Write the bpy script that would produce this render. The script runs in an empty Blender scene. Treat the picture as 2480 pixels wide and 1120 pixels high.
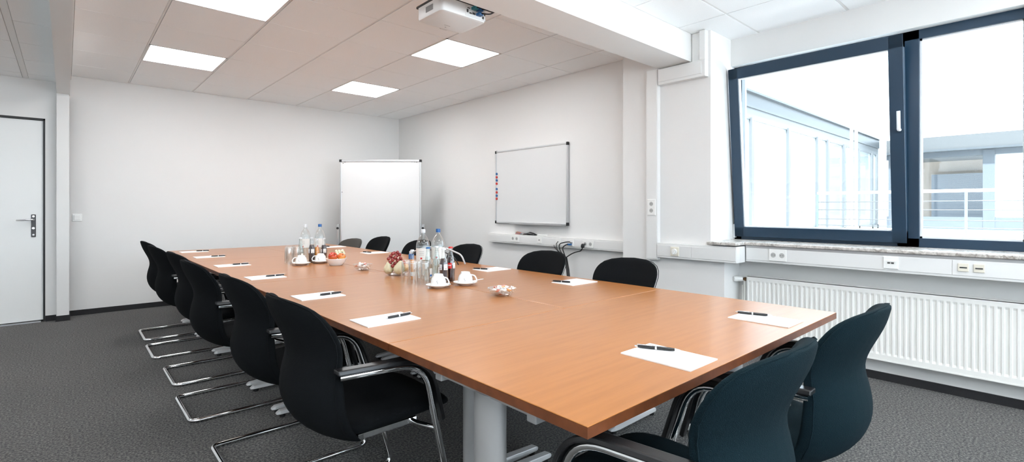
import bpy, bmesh, math, random
from mathutils import Vector, Matrix
random.seed(7)
S = bpy.context.scene
COL = S.collection
PI = math.pi

# ------------------------------------------------------------------ camera, world, exposure
cam_data = bpy.data.cameras.new('camera')
cam = bpy.data.objects.new('camera', cam_data); COL.objects.link(cam)
W, H, FPX, CY = 2480.0, 1120.0, 1201.0, 505.0
cam_data.sensor_fit = 'HORIZONTAL'; cam_data.sensor_width = 36.0
cam_data.lens = 36.0 * FPX / W
cam_data.shift_y = (CY - H / 2) / W
cam_data.clip_start = 0.02; cam_data.clip_end = 200
cam.location = (0, 0, 1.21)
cam.rotation_euler = (PI / 2, 0, math.radians(-42.0))
S.camera = cam

world = bpy.data.worlds.new('world'); S.world = world
world.use_nodes = True
bg = world.node_tree.nodes['Background']
bg.inputs['Color'].default_value = (0.76, 0.89, 1.0, 1); bg.inputs['Strength'].default_value = 3.3

sun_data = bpy.data.lights.new('sun', 'SUN'); sun_data.energy = 15.0; sun_data.angle = math.radians(3); sun_data.color = (0.97, 0.985, 1.0)
sun = bpy.data.objects.new('sun', sun_data); COL.objects.link(sun)
sun.rotation_euler = (math.radians(12), math.radians(-38), 0)      # added over our own roof to bounce terrace light in, never through the windows

S.view_settings.view_transform = 'Standard'; S.view_settings.look = 'None'
S.view_settings.exposure = 1.10; S.view_settings.gamma = 1.0; S.view_settings.use_curve_mapping = False
S.cycles.use_denoising = True
S.cycles.max_bounces = 12; S.cycles.diffuse_bounces = 8; S.cycles.transparent_max_bounces = 24
S.cycles.sample_clamp_indirect = 8.0
LAMP = 9.0                      # emission of the ceiling panels

# ------------------------------------------------------------------ materials
def nodes_of(m):
    m.use_nodes = True
    return m.node_tree, m.node_tree.nodes['Principled BSDF']

def mat(name, col, rough=0.5, metal=0.0, spec=0.5, noise=None, bump=None, coat=0.0, sheen=0.0, emit=None, subsurf=0.0):
    m = bpy.data.materials.new(name)
    nt, b = nodes_of(m)
    b.inputs['Base Color'].default_value = (*col, 1)
    b.inputs['Roughness'].default_value = rough
    b.inputs['Metallic'].default_value = metal
    b.inputs['Specular IOR Level'].default_value = spec
    b.inputs['Coat Weight'].default_value = coat
    b.inputs['Sheen Weight'].default_value = sheen
    if sheen: b.inputs['Sheen Roughness'].default_value = 0.5
    if emit:
        b.inputs['Emission Color'].default_value = (*emit[0], 1)
        b.inputs['Emission Strength'].default_value = emit[1]
    tc = None
    if noise:                   # (scale, colour2, low, high)
        tc = nt.nodes.new('ShaderNodeTexCoord')
        n = nt.nodes.new('ShaderNodeTexNoise'); n.inputs['Scale'].default_value = noise[0]; n.inputs['Detail'].default_value = 3
        r = nt.nodes.new('ShaderNodeValToRGB')
        r.color_ramp.elements[0].position = noise[2]; r.color_ramp.elements[0].color = (*col, 1)
        r.color_ramp.elements[1].position = noise[3]; r.color_ramp.elements[1].color = (*noise[1], 1)
        nt.links.new(tc.outputs['Object'], n.inputs['Vector']); nt.links.new(n.outputs['Fac'], r.inputs['Fac'])
        nt.links.new(r.outputs['Color'], b.inputs['Base Color'])
    if bump:                    # (scale, strength, distance)
        tc = tc or nt.nodes.new('ShaderNodeTexCoord')
        n = nt.nodes.new('ShaderNodeTexNoise'); n.inputs['Scale'].default_value = bump[0]; n.inputs['Detail'].default_value = 2
        p = nt.nodes.new('ShaderNodeBump'); p.inputs['Strength'].default_value = bump[1]; p.inputs['Distance'].default_value = bump[2]
        nt.links.new(tc.outputs['Object'], n.inputs['Vector']); nt.links.new(n.outputs['Fac'], p.inputs['Height'])
        nt.links.new(p.outputs['Normal'], b.inputs['Normal'])
    return m

def thin_glass(name, tint=(1, 1, 1), edge=0.5, base=0.04, edgecol=(1, 1, 1)):
    m = bpy.data.materials.new(name); m.use_nodes = True
    nt = m.node_tree; nt.nodes.clear()
    o = nt.nodes.new('ShaderNodeOutputMaterial'); mx = nt.nodes.new('ShaderNodeMixShader')
    t = nt.nodes.new('ShaderNodeBsdfTransparent'); g = nt.nodes.new('ShaderNodeBsdfGlossy')
    lw = nt.nodes.new('ShaderNodeLayerWeight'); lw.inputs['Blend'].default_value = 0.35
    mr = nt.nodes.new('ShaderNodeMapRange'); mr.inputs['To Min'].default_value = base; mr.inputs['To Max'].default_value = edge
    t.inputs['Color'].default_value = (*tint, 1); g.inputs['Color'].default_value = (*edgecol, 1); g.inputs['Roughness'].default_value = 0.03
    L = nt.links.new
    L(lw.outputs['Facing'], mr.inputs['Value']); L(mr.outputs['Result'], mx.inputs['Fac'])
    L(t.outputs[0], mx.inputs[1]); L(g.outputs[0], mx.inputs[2]); L(mx.outputs[0], o.inputs['Surface'])
    return m

def wood_mat(name, rot, c1=(0.42, 0.170, 0.050), c2=(0.365, 0.141, 0.039), rough=0.3):
    m = bpy.data.materials.new(name); nt, b = nodes_of(m)
    tc = nt.nodes.new('ShaderNodeTexCoord'); mp = nt.nodes.new('ShaderNodeMapping')
    mp.inputs['Rotation'].default_value = (0, 0, rot); mp.inputs['Scale'].default_value = (2.0, 26.0, 2.0)
    n = nt.nodes.new('ShaderNodeTexNoise'); n.inputs['Scale'].default_value = 1.6; n.inputs['Detail'].default_value = 6; n.inputs['Roughness'].default_value = 0.6
    r = nt.nodes.new('ShaderNodeValToRGB'); r.color_ramp.elements[0].position = 0.38; r.color_ramp.elements[1].position = 0.68
    r.color_ramp.elements[0].color = (*c1, 1); r.color_ramp.elements[1].color = (*c2, 1)
    L = nt.links.new
    L(tc.outputs['Object'], mp.inputs['Vector']); L(mp.outputs['Vector'], n.inputs['Vector']); L(n.outputs['Fac'], r.inputs['Fac'])
    L(r.outputs['Color'], b.inputs['Base Color'])
    b.inputs['Roughness'].default_value = rough; b.inputs['Coat Weight'].default_value = 0.15; b.inputs['Coat Roughness'].default_value = 0.18; b.inputs['Specular IOR Level'].default_value = 0.42
    return m

def carpet_mat():
    m = bpy.data.materials.new('carpet'); nt, b = nodes_of(m)
    L = nt.links.new
    tc = nt.nodes.new('ShaderNodeTexCoord')
    n1 = nt.nodes.new('ShaderNodeTexNoise'); n1.inputs['Scale'].default_value = 95; n1.inputs['Detail'].default_value = 4; n1.inputs['Roughness'].default_value = 0.75
    n2 = nt.nodes.new('ShaderNodeTexNoise'); n2.inputs['Scale'].default_value = 1.3; n2.inputs['Detail'].default_value = 3
    r = nt.nodes.new('ShaderNodeValToRGB'); r.color_ramp.elements[0].position = 0.44; r.color_ramp.elements[1].position = 0.62
    r.color_ramp.elements[0].color = (0.009, 0.009, 0.010, 1); r.color_ramp.elements[1].color = (0.20, 0.19, 0.175, 1)
    mx = nt.nodes.new('ShaderNodeMix'); mx.data_type = 'RGBA'; mx.blend_type = 'MULTIPLY'; mx.inputs['Factor'].default_value = 0.3
    L(tc.outputs['Object'], n1.inputs['Vector']); L(tc.outputs['Object'], n2.inputs['Vector'])
    L(n1.outputs['Fac'], r.inputs['Fac']); L(r.outputs['Color'], mx.inputs[6]); L(n2.outputs['Fac'], mx.inputs[7]); L(mx.outputs[2], b.inputs['Base Color'])
    p = nt.nodes.new('ShaderNodeBump'); p.inputs['Strength'].default_value = 0.8; p.inputs['Distance'].default_value = 0.006
    L(n1.outputs['Fac'], p.inputs['Height']); L(p.outputs['Normal'], b.inputs['Normal'])
    b.inputs['Roughness'].default_value = 0.95; b.inputs['Specular IOR Level'].default_value = 0.1; b.inputs['Sheen Weight'].default_value = 0.2
    return m

def wall_mat(name, col):        # woven paper: fine horizontal ribs
    m = bpy.data.materials.new(name); nt, b = nodes_of(m); L = nt.links.new
    b.inputs['Base Color'].default_value = (*col, 1); b.inputs['Roughness'].default_value = 0.75; b.inputs['Specular IOR Level'].default_value = 0.25
    tc = nt.nodes.new('ShaderNodeTexCoord'); mp = nt.nodes.new('ShaderNodeMapping'); mp.inputs['Scale'].default_value = (6, 6, 130)
    n = nt.nodes.new('ShaderNodeTexNoise'); n.inputs['Scale'].default_value = 1.5; n.inputs['Detail'].default_value = 3
    p = nt.nodes.new('ShaderNodeBump'); p.inputs['Strength'].default_value = 0.12; p.inputs['Distance'].default_value = 0.002
    L(tc.outputs['Object'], mp.inputs['Vector']); L(mp.outputs['Vector'], n.inputs['Vector']); L(n.outputs['Fac'], p.inputs['Height']); L(p.outputs['Normal'], b.inputs['Normal'])
    return m

def marble_mat():
    m = bpy.data.materials.new('sill_marble'); nt, b = nodes_of(m); L = nt.links.new
    tc = nt.nodes.new('ShaderNodeTexCoord')
    n = nt.nodes.new('ShaderNodeTexNoise'); n.inputs['Scale'].default_value = 22; n.inputs['Detail'].default_value = 8; n.inputs['Roughness'].default_value = 0.7; n.inputs['Distortion'].default_value = 1.5
    r = nt.nodes.new('ShaderNodeValToRGB'); r.color_ramp.elements[0].position = 0.33; r.color_ramp.elements[1].position = 0.62
    r.color_ramp.elements[0].color = (0.22, 0.19, 0.165, 1); r.color_ramp.elements[1].color = (0.72, 0.69, 0.65, 1)
    L(tc.outputs['Object'], n.inputs['Vector']); L(n.outputs['Fac'], r.inputs['Fac']); L(r.outputs['Color'], b.inputs['Base Color'])
    b.inputs['Roughness'].default_value = 0.25
    return m

def stripe_mat(name, c1, c2, axis, freq, rough=0.5):
    m = bpy.data.materials.new(name); nt, b = nodes_of(m); L = nt.links.new
    tc = nt.nodes.new('ShaderNodeTexCoord'); w = nt.nodes.new('ShaderNodeTexWave'); w.wave_type = 'BANDS'; w.bands_direction = axis
    w.inputs['Scale'].default_value = freq
    r = nt.nodes.new('ShaderNodeValToRGB'); r.color_ramp.elements[0].color = (*c1, 1); r.color_ramp.elements[1].color = (*c2, 1)
    L(tc.outputs['Object'], w.inputs['Vector']); L(w.outputs['Fac'], r.inputs['Fac']); L(r.outputs['Color'], b.inputs['Base Color'])
    b.inputs['Roughness'].default_value = rough
    return m

def apple_mat(name, c1, c2):
    return mat(name, c1, 0.25, noise=(9, c2, 0.4, 0.62), coat=0.3)

M = dict(
    wall=wall_mat('wall_paper', (0.76, 0.755, 0.745)), white=mat('white_paint', (0.72, 0.72, 0.71), 0.5),
    beam=mat('beam_paint', (0.80, 0.80, 0.79), 0.6), tile=mat('ceiling_tile', (0.93, 0.945, 0.95), 0.9, noise=(160, (0.90, 0.915, 0.92), 0.4, 0.7)),
    tbar=mat('ceiling_bar', (0.80, 0.80, 0.79), 0.5), gap=mat('ceiling_gap', (0.28, 0.27, 0.26), 0.9),
    carpet=carpet_mat(), base=mat('baseboard_carpet', (0.018, 0.018, 0.02), 0.9, bump=(200, 0.5, 0.003)),
    door=mat('door_white', (0.80, 0.81, 0.80), 0.35), black=mat('black_rubber', (0.008, 0.008, 0.009), 0.5),
    trunk=mat('trunking_white', (0.75, 0.75, 0.74), 0.3), plate=mat('socket_white', (0.84, 0.84, 0.82), 0.25), slot=mat('socket_dark', (0.05, 0.05, 0.05), 0.5),
    socket=mat('socket_well', (0.42, 0.42, 0.41), 0.5), cream=mat('cream_plastic', (0.74, 0.70, 0.60), 0.35),
    frame=mat('window_aluminium', (0.012, 0.036, 0.068), 0.3, 0.1), frame2=mat('window_bead', (0.75, 0.78, 0.80), 0.3),
    pane=thin_glass('window_pane', (0.97, 0.985, 0.985), 0.45, 0.02), marble=marble_mat(),
    chrome=mat('chrome', (0.86, 0.87, 0.88), 0.07, 1.0), alu=mat('aluminium', (0.62, 0.63, 0.64), 0.32, 0.85),
    silver=mat('silver_paint', (0.45, 0.45, 0.45), 0.38, 0.35), foot=mat('foot_paint', (0.62, 0.62, 0.62), 0.35, 0.2),
    fabric=mat('black_fabric', (0.0045, 0.0055, 0.0065), 0.95, spec=0.12, bump=(420, 0.6, 0.002)),  # darker copy of the chair upholstery, shade put into its colour
    fabric_blue=mat('teal_black_fabric', (0.0045, 0.014, 0.019), 0.95, spec=0.12, bump=(420, 0.9, 0.002)),  # same upholstery with blue window light put into its colour
    brownseat=mat('dark_brown_fabric', (0.045, 0.040, 0.033), 0.6),
    pad=mat('armrest_black', (0.010, 0.010, 0.011), 0.28), paper=mat('paper', (0.88, 0.88, 0.88), 0.7), pen=mat('pen_black', (0.010, 0.010, 0.012), 0.22),
    wood_y=wood_mat('beech_laminate_long', PI / 2), wood_x=wood_mat('beech_laminate_cross', 0.0),
    edge=mat('beech_edge', (0.17, 0.052, 0.018), 0.4, noise=(30, (0.12, 0.036, 0.013), 0.35, 0.7)),
    board=mat('whiteboard', (0.71, 0.715, 0.715), 0.22), red=mat('red_plastic', (0.55, 0.03, 0.02), 0.35), blue=mat('blue_plastic', (0.02, 0.12, 0.32), 0.35),
    rad=mat('radiator_white', (0.82, 0.82, 0.79), 0.28), brass=mat('brass', (0.25, 0.15, 0.08), 0.35, 0.9),
    china=mat('porcelain', (0.86, 0.86, 0.85), 0.12, coat=0.3), glass=thin_glass('clear_glass', (0.975, 0.985, 0.985), 0.68, 0.05),
    pet=thin_glass('clear_bottle', (0.95, 0.97, 0.97), 0.6, 0.05), green_glass=thin_glass('greenish_bottle', (0.88, 0.93, 0.93), 0.6, 0.05),
    water=thin_glass('water', (0.93, 0.97, 0.98), 0.35, 0.03), cola=mat('cola', (0.028, 0.004, 0.004), 0.15), orange=mat('orange_drink', (0.75, 0.28, 0.03), 0.3),
    label=mat('label_white', (0.80, 0.78, 0.74), 0.5), label_silver=mat('label_silver', (0.65, 0.66, 0.68), 0.4), label_red=mat('label_red', (0.60, 0.02, 0.02), 0.4), label_blue=mat('label_blue', (0.04, 0.16, 0.42), 0.4),
    ink=mat('ink_dark', (0.05, 0.05, 0.07), 0.5), capw=mat('cap_white', (0.62, 0.64, 0.66), 0.4), capb=mat('cap_blue', (0.01, 0.10, 0.32), 0.35),
    apple=apple_mat('apple_red', (0.48, 0.02, 0.01), (0.68, 0.16, 0.03)), apple2=apple_mat('apple_orange_red', (0.70, 0.10, 0.02), (0.78, 0.40, 0.08)),
    pear=mat('pear_skin', (0.70, 0.66, 0.46), 0.45, noise=(14, (0.52, 0.44, 0.22), 0.5, 0.8)), grape=mat('grape_red', (0.20, 0.012, 0.02), 0.18, noise=(40, (0.36, 0.04, 0.03), 0.4, 0.7), coat=0.5),
    ggrape=mat('grape_green', (0.72, 0.74, 0.52), 0.2, coat=0.4), stem=mat('stem_brown', (0.10, 0.07, 0.03), 0.7),
    wrap=mat('wrapper_white', (0.80, 0.79, 0.77), 0.18, coat=0.5), wrapr=mat('wrapper_red', (0.72, 0.22, 0.17), 0.25, coat=0.5), wrapo=mat('wrapper_orange', (0.82, 0.36, 0.12), 0.25, coat=0.5),
    lamp=mat('lamp_diffuser', (0.9, 0.9, 0.9), 0.5, emit=((0.97, 0.985, 1.0), LAMP)), proj=mat('projector_white', (0.74, 0.75, 0.75), 0.35), grey=mat('grey_plastic', (0.35, 0.35, 0.35), 0.5), teal=mat('teal_plastic', (0.03, 0.22, 0.28), 0.4),
    dkgrey=mat('dark_grey', (0.08, 0.08, 0.085), 0.5),
    o_white=mat('outside_white', (0.66, 0.68, 0.70), 0.6), o_terrace=mat('terrace_pale', (0.80, 0.80, 0.79), 0.8, noise=(4, (0.76, 0.76, 0.75), 0.4, 0.7)), o_fascia=mat('fascia_grey', (0.028, 0.036, 0.042), 0.4, noise=(25, (0.022, 0.029, 0.035), 0.4, 0.6)),
    o_fascia2=mat('fascia_pale', (0.032, 0.037, 0.040), 0.5), o_frame=mat('curtain_wall_frame', (0.06, 0.085, 0.115), 0.4), o_mull=mat('mullion_pale', (0.065, 0.075, 0.082), 0.4),
    o_glass=mat('facade_glass', (0.20, 0.24, 0.26), 0.03, spec=1.0, coat=1.0), o_beige=mat('inside_beige', (0.22, 0.18, 0.15), 0.7), o_shelf=stripe_mat('inside_blinds', (0.035, 0.045, 0.06), (0.09, 0.11, 0.14), 'Z', 14),
    o_slat=stripe_mat('slatted_panel', (0.15, 0.17, 0.18), (0.34, 0.36, 0.37), 'Z', 9), o_blue=mat('panel_bluegrey', (0.040, 0.052, 0.064), 0.5),
)

# ------------------------------------------------------------------ mesh helpers
def mk(name, bm, m, parent=None, smooth=False, bevel=0.0, sub=0, loc=None, rotz=None):
    bmesh.ops.recalc_face_normals(bm, faces=bm.faces[:])
    me = bpy.data.meshes.new(name); bm.to_mesh(me); bm.free()
    for x in (m if isinstance(m, (list, tuple)) else [m]): me.materials.append(x)
    if smooth:
        for p in me.polygons: p.use_smooth = True
    o = bpy.data.objects.new(name, me); COL.objects.link(o)
    if parent: o.parent = parent
    if loc: o.location = loc
    if rotz is not None: o.rotation_euler = (0, 0, rotz)
    if bevel:
        b = o.modifiers.new('bevel', 'BEVEL'); b.width = bevel; b.segments = 2; b.limit_method = 'ANGLE'
    if sub:
        s = o.modifiers.new('sub', 'SUBSURF'); s.levels = sub; s.render_levels = sub
    if smooth == 'auto':
        for p in me.polygons: p.use_smooth = True
        try: me.set_sharp_from_angle(angle=math.radians(40))
        except Exception: pass
    return o

def box(bm, x0, x1, y0, y1, z0, z1, mi=0):
    v = [bm.verts.new((x, y, z)) for x in (x0, x1) for y in (y0, y1) for z in (z0, z1)]
    for f in ((0, 1, 3, 2), (4, 6, 7, 5), (0, 4, 5, 1), (2, 3, 7, 6), (0, 2, 6, 4), (1, 5, 7, 3)):
        bm.faces.new([v[i] for i in f]).material_index = mi
    return v

def B(*boxes):
    bm = bmesh.new()
    for b in boxes: box(bm, *b)
    return bm

def fillet(pts, r, n=6):
    pts = [Vector(p) for p in pts]; out = [pts[0]]
    for i in range(1, len(pts) - 1):
        a, b, c = pts[i - 1], pts[i], pts[i + 1]
        rr = r[i - 1] if isinstance(r, (list, tuple)) else r
        d1 = (a - b); d2 = (c - b); rr = min(rr, d1.length * 0.49, d2.length * 0.49)
        p1 = b + d1.normalized() * rr; p2 = b + d2.normalized() * rr
        for k in range(n + 1):
            t = k / n; out.append(p1 * (1 - t) ** 2 + b * 2 * t * (1 - t) + p2 * t * t)
    out.append(pts[-1]); return out

def tube(bm, pts, r, n=10, cap=True, mi=0):
    pts = [Vector(p) for p in pts]; rings = []; prev = None
    for i, p in enumerate(pts):
        t = (pts[min(i + 1, len(pts) - 1)] - pts[max(i - 1, 0)]).normalized()
        if prev is None:
            up = Vector((0, 0, 1)) if abs(t.z) < 0.9 else Vector((1, 0, 0))
            u = t.cross(up).normalized()
        else:
            u = (prev - t * prev.dot(t)).normalized()
        prev = u; w = t.cross(u); rr = r[i] if isinstance(r, (list, tuple)) else r
        rings.append([bm.verts.new(p + (u * math.cos(2 * PI * k / n) + w * math.sin(2 * PI * k / n)) * rr) for k in range(n)])
    for a, b in zip(rings, rings[1:]):
        for k in range(n): bm.faces.new((a[k], a[(k + 1) % n], b[(k + 1) % n], b[k])).material_index = mi
    if cap:
        bm.faces.new(rings[0][::-1]).material_index = mi; bm.faces.new(rings[-1]).material_index = mi

def T(pts, r, n=10):
    bm = bmesh.new(); tube(bm, pts, r, n); return bm

def lathe(bm, prof, n=24, c=(0, 0, 0), mi=0, a0=0.0, a1=2 * PI):
    full = abs(a1 - a0 - 2 * PI) < 1e-6; m = n if full else n + 1; rings = []
    for r, z in prof:
        if r < 1e-6: rings.append([bm.verts.new((c[0], c[1], c[2] + z))])
        else: rings.append([bm.verts.new((c[0] + r * math.cos(a0 + (a1 - a0) * k / n), c[1] + r * math.sin(a0 + (a1 - a0) * k / n), c[2] + z)) for k in range(m)])
    for a, b in zip(rings, rings[1:]):
        for k in range(n):
            k2 = (k + 1) % m
            if len(a) == 1 and len(b) == 1: continue
            if len(a) == 1: f = (a[0], b[k], b[k2])
            elif len(b) == 1: f = (a[k], a[k2], b[0])
            else: f = (a[k], a[k2], b[k2], b[k])
            bm.faces.new(f).material_index = mi

def LA(prof, n=24, **k):
    bm = bmesh.new(); lathe(bm, prof, n, **k); return bm

def cyl(bm, p0, p1, r, n=16, mi=0): tube(bm, [p0, p1], r, n, True, mi)

def loft(bm, rings, cap=True):
    rr = [[bm.verts.new(p) for p in ring] for ring in rings]; n = len(rr[0])
    for a, b in zip(rr, rr[1:]):
        for k in range(n): bm.faces.new((a[k], a[(k + 1) % n], b[(k + 1) % n], b[k]))
    if cap: bm.faces.new(rr[0][::-1]); bm.faces.new(rr[-1])

def prism(bm, poly, z0, z1, mi=0):
    a = [bm.verts.new((x, y, z0)) for x, y in poly]; b = [bm.verts.new((x, y, z1)) for x, y in poly]; n = len(a)
    for k in range(n): bm.faces.new((a[k], a[(k + 1) % n], b[(k + 1) % n], b[k])).material_index = mi
    bm.faces.new(a[::-1]).material_index = mi; bm.faces.new(b).material_index = mi

def thing(name, label, cat, loc=(0, 0, 0), rotz=0.0, group=None):
    o = bpy.data.objects.new(name, None); COL.objects.link(o)
    o.location = loc; o.rotation_euler = (0, 0, rotz); o.empty_display_size = 0.1
    o['label'] = label; o['category'] = cat
    if group: o['group'] = group
    return o

def tag(o, label, cat, group=None, kind=None):
    o['label'] = label; o['category'] = cat
    if group: o['group'] = group
    if kind: o['kind'] = kind
    return o

def struct(name, bm, m, label=None, cat=None, **k):
    o = mk(name, bm, m, **k)
    o['kind'] = 'structure'
    if label: o['label'] = label; o['category'] = cat or 'wall'
    return o

def dup(root, loc, rotz, label=None, group=None, scale=None, mats=None):
    r = root.copy(); COL.objects.link(r); r.location = loc; r.rotation_euler = (0, 0, rotz)
    if label: r['label'] = label
    if group: r['group'] = group
    if scale: r.scale = scale
    def rec(src, dst):
        for ch in [c for c in src.children]:
            c = ch.copy(); COL.objects.link(c); c.parent = dst
            rec(ch, c)
    rec(root, r)
    return r

TH = 0.73                       # table top height

# ------------------------------------------------------------------ room shell
HC = 2.70; HL = 2.575
struct('floor', B((-2.8, 4.7, -3.2, 7.8, -0.1, 0)), M['carpet'], 'dark grey speckled loop carpet covering the whole room', 'floor')
struct('wall_back', B((0.03, 4.6, 7.45, 7.8, 0, 3.0)), M['wall'], 'pale grey back wall behind the freestanding whiteboard', 'wall')
struct('wall_door', B((-2.8, -0.98, 7.28, 7.8, 0, 3.0), (-0.98, -0.165, 7.28, 7.8, 2.165, 3.0), (-0.165, 0.03, 7.28, 7.8, 0, 3.0), (-0.98, -0.165, 7.42, 7.8, 0, 2.165)), M['wall'], 'shadowed grey wall piece around the door', 'wall')
struct('trim_1', B((-0.071, 0.03, 7.18, 7.45, 0, 2.44)), M['white'], 'narrow white wall post beside the door', 'column')
struct('wall_right', B((4.155, 4.7, 2.84, 7.45, 0, 3.0)), M['wall'], 'pale right wall carrying the mounted whiteboard', 'wall')
struct('trim_2', B((4.0, 4.7, 1.965, 2.84, 0, 3.0), (4.0, 4.7, 1.85, 1.965, 0, 0.91)), M['wall'], 'broad pale wall pillar left of the window', 'column')
struct('wall_window', B((4.28, 4.7, -3.2, 1.85, 0, 0.91), (4.375, 4.7, -3.2, 1.965, 2.465, 3.0), (4.375, 4.7, -0.2, 0.10, 0.91, 2.465), (4.375, 4.7, -3.2, -2.1, 0.91, 2.465)), M['white'], 'white outer wall with radiator niche under the window', 'wall')
struct('wall_left', B((-2.8, -2.6, -3.2, 7.8, 0, 3.0)), M['wall'])
struct('wall_rear', B((-2.6, 4.7, -3.2, -3.0, 0, 0.9), (-2.6, 4.7, -3.2, -3.0, 2.46, 3.0), (-2.6, -2.2, -3.2, -3.0, 0.9, 2.46), (4.0, 4.7, -3.2, -3.0, 0.9, 2.46), (0.9, 1.1, -3.2, -3.0, 0.9, 2.46)), M['wall'])  # unseen wall; its window openings are added to let in more light
struct('trim_3', B((-2.6, 4.0, 2.125, 2.43, 2.463, 3.0)), M['beam'], 'deep white ceiling beam crossing above the table', 'beam')
struct('trim_4', B((-0.071, 0.035, 2.43, 7.28, 2.44, 3.0), (0.035, 0.047, 2.43, 7.45, 2.655, 2.75)), M['beam'], 'slim white ceiling beam running to the post by the door', 'beam')

# ceiling: tiles with visible gaps and wider bars
XL = [0.56 + 0.64 * k for k in range(-6, 7)]; YL = [2.965 + 0.645 * k for k in range(0, 8)]
LIGHTS = [(0.56, 5.545), (2.48, 5.545), (0.56, 3.61), (2.48, 3.61)]
LIGHTS_HID = [(1.20, 0.435), (3.12, -0.855), (-0.72, -0.855), (1.20, -2.145), (-1.36, 0.435)]
LEFT_HID = [(-1.58, 4.46)]
def is_light(x, y, lst): return any(abs(x - a) < 0.1 and abs(y - b) < 0.1 for a, b in lst)
def ceiling(name, xs, ys, bounds, z, band_x, band_y, lights, label):
    x0, x1, y0, y1 = bounds; bm = bmesh.new()
    box(bm, x0, x1, y0, y1, z + 0.014, z + 0.03, 1)
    for i in range(len(xs) - 1):
        for j in range(len(ys) - 1):
            if is_light(xs[i], ys[j], lights): continue
            a, b = xs[i] + band_x / 2, xs[i + 1] - band_x / 2; c, d = ys[j] + band_y / 2, ys[j + 1] - band_y / 2
            a, b, c, d = max(a, x0 + 0.004), min(b, x1 - 0.004), max(c, y0 + 0.004), min(d, y1 - 0.004)
            if b - a < 0.02 or d - c < 0.02: continue
            box(bm, a, b, c, d, z, z + 0.013, 0)
    if band_x > 0.01:
        for x in xs:
            if x0 < x < x1: box(bm, x - band_x / 2 + 0.003, x + band_x / 2 - 0.003, y0, y1, z + 0.003, z + 0.013, 2)
    if band_y > 0.01:
        for y in ys:
            if y0 < y < y1: box(bm, x0, x1, y - band_y / 2 + 0.003, y + band_y / 2 - 0.003, z + 0.003, z + 0.013, 2)
    return struct(name, bm, [M['tile'], M['gap'], M['tbar']], label, 'ceiling')
ceiling('ceiling', XL, [2.32] + YL, (0.047, 4.155, 2.43, 7.45), HC, 0.020, 0.006, LIGHTS, 'white mineral tile ceiling in a square grid above the table')
xs2 = [3.055 - 0.645 * k for k in range(9, -4, -1)]; ys2 = [-3.435 + 0.645 * k for k in range(0, 10)]
ceiling('ceiling', XL, [1.725 - 0.645 * k for k in range(8, -2, -1)], (-2.6, 4.6, -3.0, 2.125), HC, 0.008, 0.020, [(a, b) for a, b in LIGHTS_HID], 'bright tiled ceiling near the window, in front of the beam')
ceiling('ceiling', [-0.31 + 0.635 * k for k in range(-4, 2)], [5.10 + 0.64 * k for k in range(-5, 5)], (-2.6, -0.071, 2.43, 7.28), HL, 0.048, 0.006, LEFT_HID, 'lower tiled ceiling strip above the door side')
struct('ceiling', B((-2.8, 4.7, -3.2, 7.8, 3.0, 3.1)), M['gap'])  # unseen slab above the tiles, added to stop light leaking in

def ceiling_light(x, y, z, w, d, label, group='square ceiling light panels'):
    t = thing('ceiling_light', label, 'ceiling light', (x + w / 2, y + d / 2, z), 0, group)
    a, b = w / 2 - 0.004, d / 2 - 0.004
    mk('light_frame', B((-a, a, -b, -b + 0.014, -0.002, 0.012), (-a, a, b - 0.014, b, -0.002, 0.012), (-a, -a + 0.014, -b, b, -0.002, 0.012), (a - 0.014, a, -b, b, -0.002, 0.012)), M['white'], t)
    mk('diffuser', B((-a + 0.012, a - 0.012, -b + 0.012, b - 0.012, 0.004, 0.010)), M['lamp'], t)
    return t
lab = {0: 'bright ceiling light panel farthest left, over the left end of the table', 1: 'small-looking ceiling light panel above the freestanding whiteboard', 2: 'bright ceiling light panel cut by the top of the picture', 3: 'bright ceiling light panel just beyond the projector'}
for i, (x, y) in enumerate(LIGHTS): ceiling_light(x, y, HC, 0.64, 0.645, lab[i])
for x, y in LIGHTS_HID: ceiling_light(x, y, HC, 0.64, 0.645, 'ceiling light panel behind the photographer', 'light panels behind the photographer')

ceiling_light(-1.58, 4.46, HL, 0.635, 0.64, 'ceiling light panel over the door side, outside the picture')  # added panel, lifts the door wall and the lower ceiling
# baseboards
struct('baseboard_back', B((0.03, 4.155, 7.438, 7.45, 0, 0.06)), M['base'])
struct('baseboard_left', B((-0.16, -0.075, 7.268, 7.28, 0, 0.06), (-0.078, 0.036, 7.172, 7.18, 0, 0.06), (0.03, 0.038, 7.18, 7.45, 0, 0.06)), M['base'])
struct('baseboard_right', B((4.143, 4.155, 2.84, 7.45, 0, 0.06), (3.99, 4.0, 1.85, 2.84, 0, 0.06), (3.99, 4.28, 1.84, 1.85, 0, 0.06), (4.268, 4.28, -3.0, 1.85, 0, 0.055)), M['base'])

# ------------------------------------------------------------------ door
d = thing('door_1', 'flush white door with dark seal and black lever handle plate', 'door', (-0.165, 7.28, 0)); d['kind'] = 'structure'
mk('door_leaf', B((-0.80, -0.012, 0.015, 0.055, 0.02, 2.145)), M['door'], d, bevel=0.002)
mk('door_seal', B((-0.012, 0.004, -0.004, 0.07, 0, 2.165), (-0.815, 0.004, -0.004, 0.07, 2.147, 2.168), (-0.815, -0.80, -0.004, 0.07, 0, 2.15)), M['black'], d)
mk('threshold', B((-0.80, -0.03, -0.02, 0.07, 0, 0.012)), M['alu'], d)
hp = mk('handle_plate', B((-0.105, -0.068, 0.004, 0.015, 0.905, 1.145)), M['dkgrey'], d, bevel=0.008)
mk('door_handle', T(fillet([(-0.087, 0.006, 1.09), (-0.087, -0.045, 1.09), (-0.215, -0.045, 1.085)], 0.02), 0.010), M['chrome'], hp, smooth=True)
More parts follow.
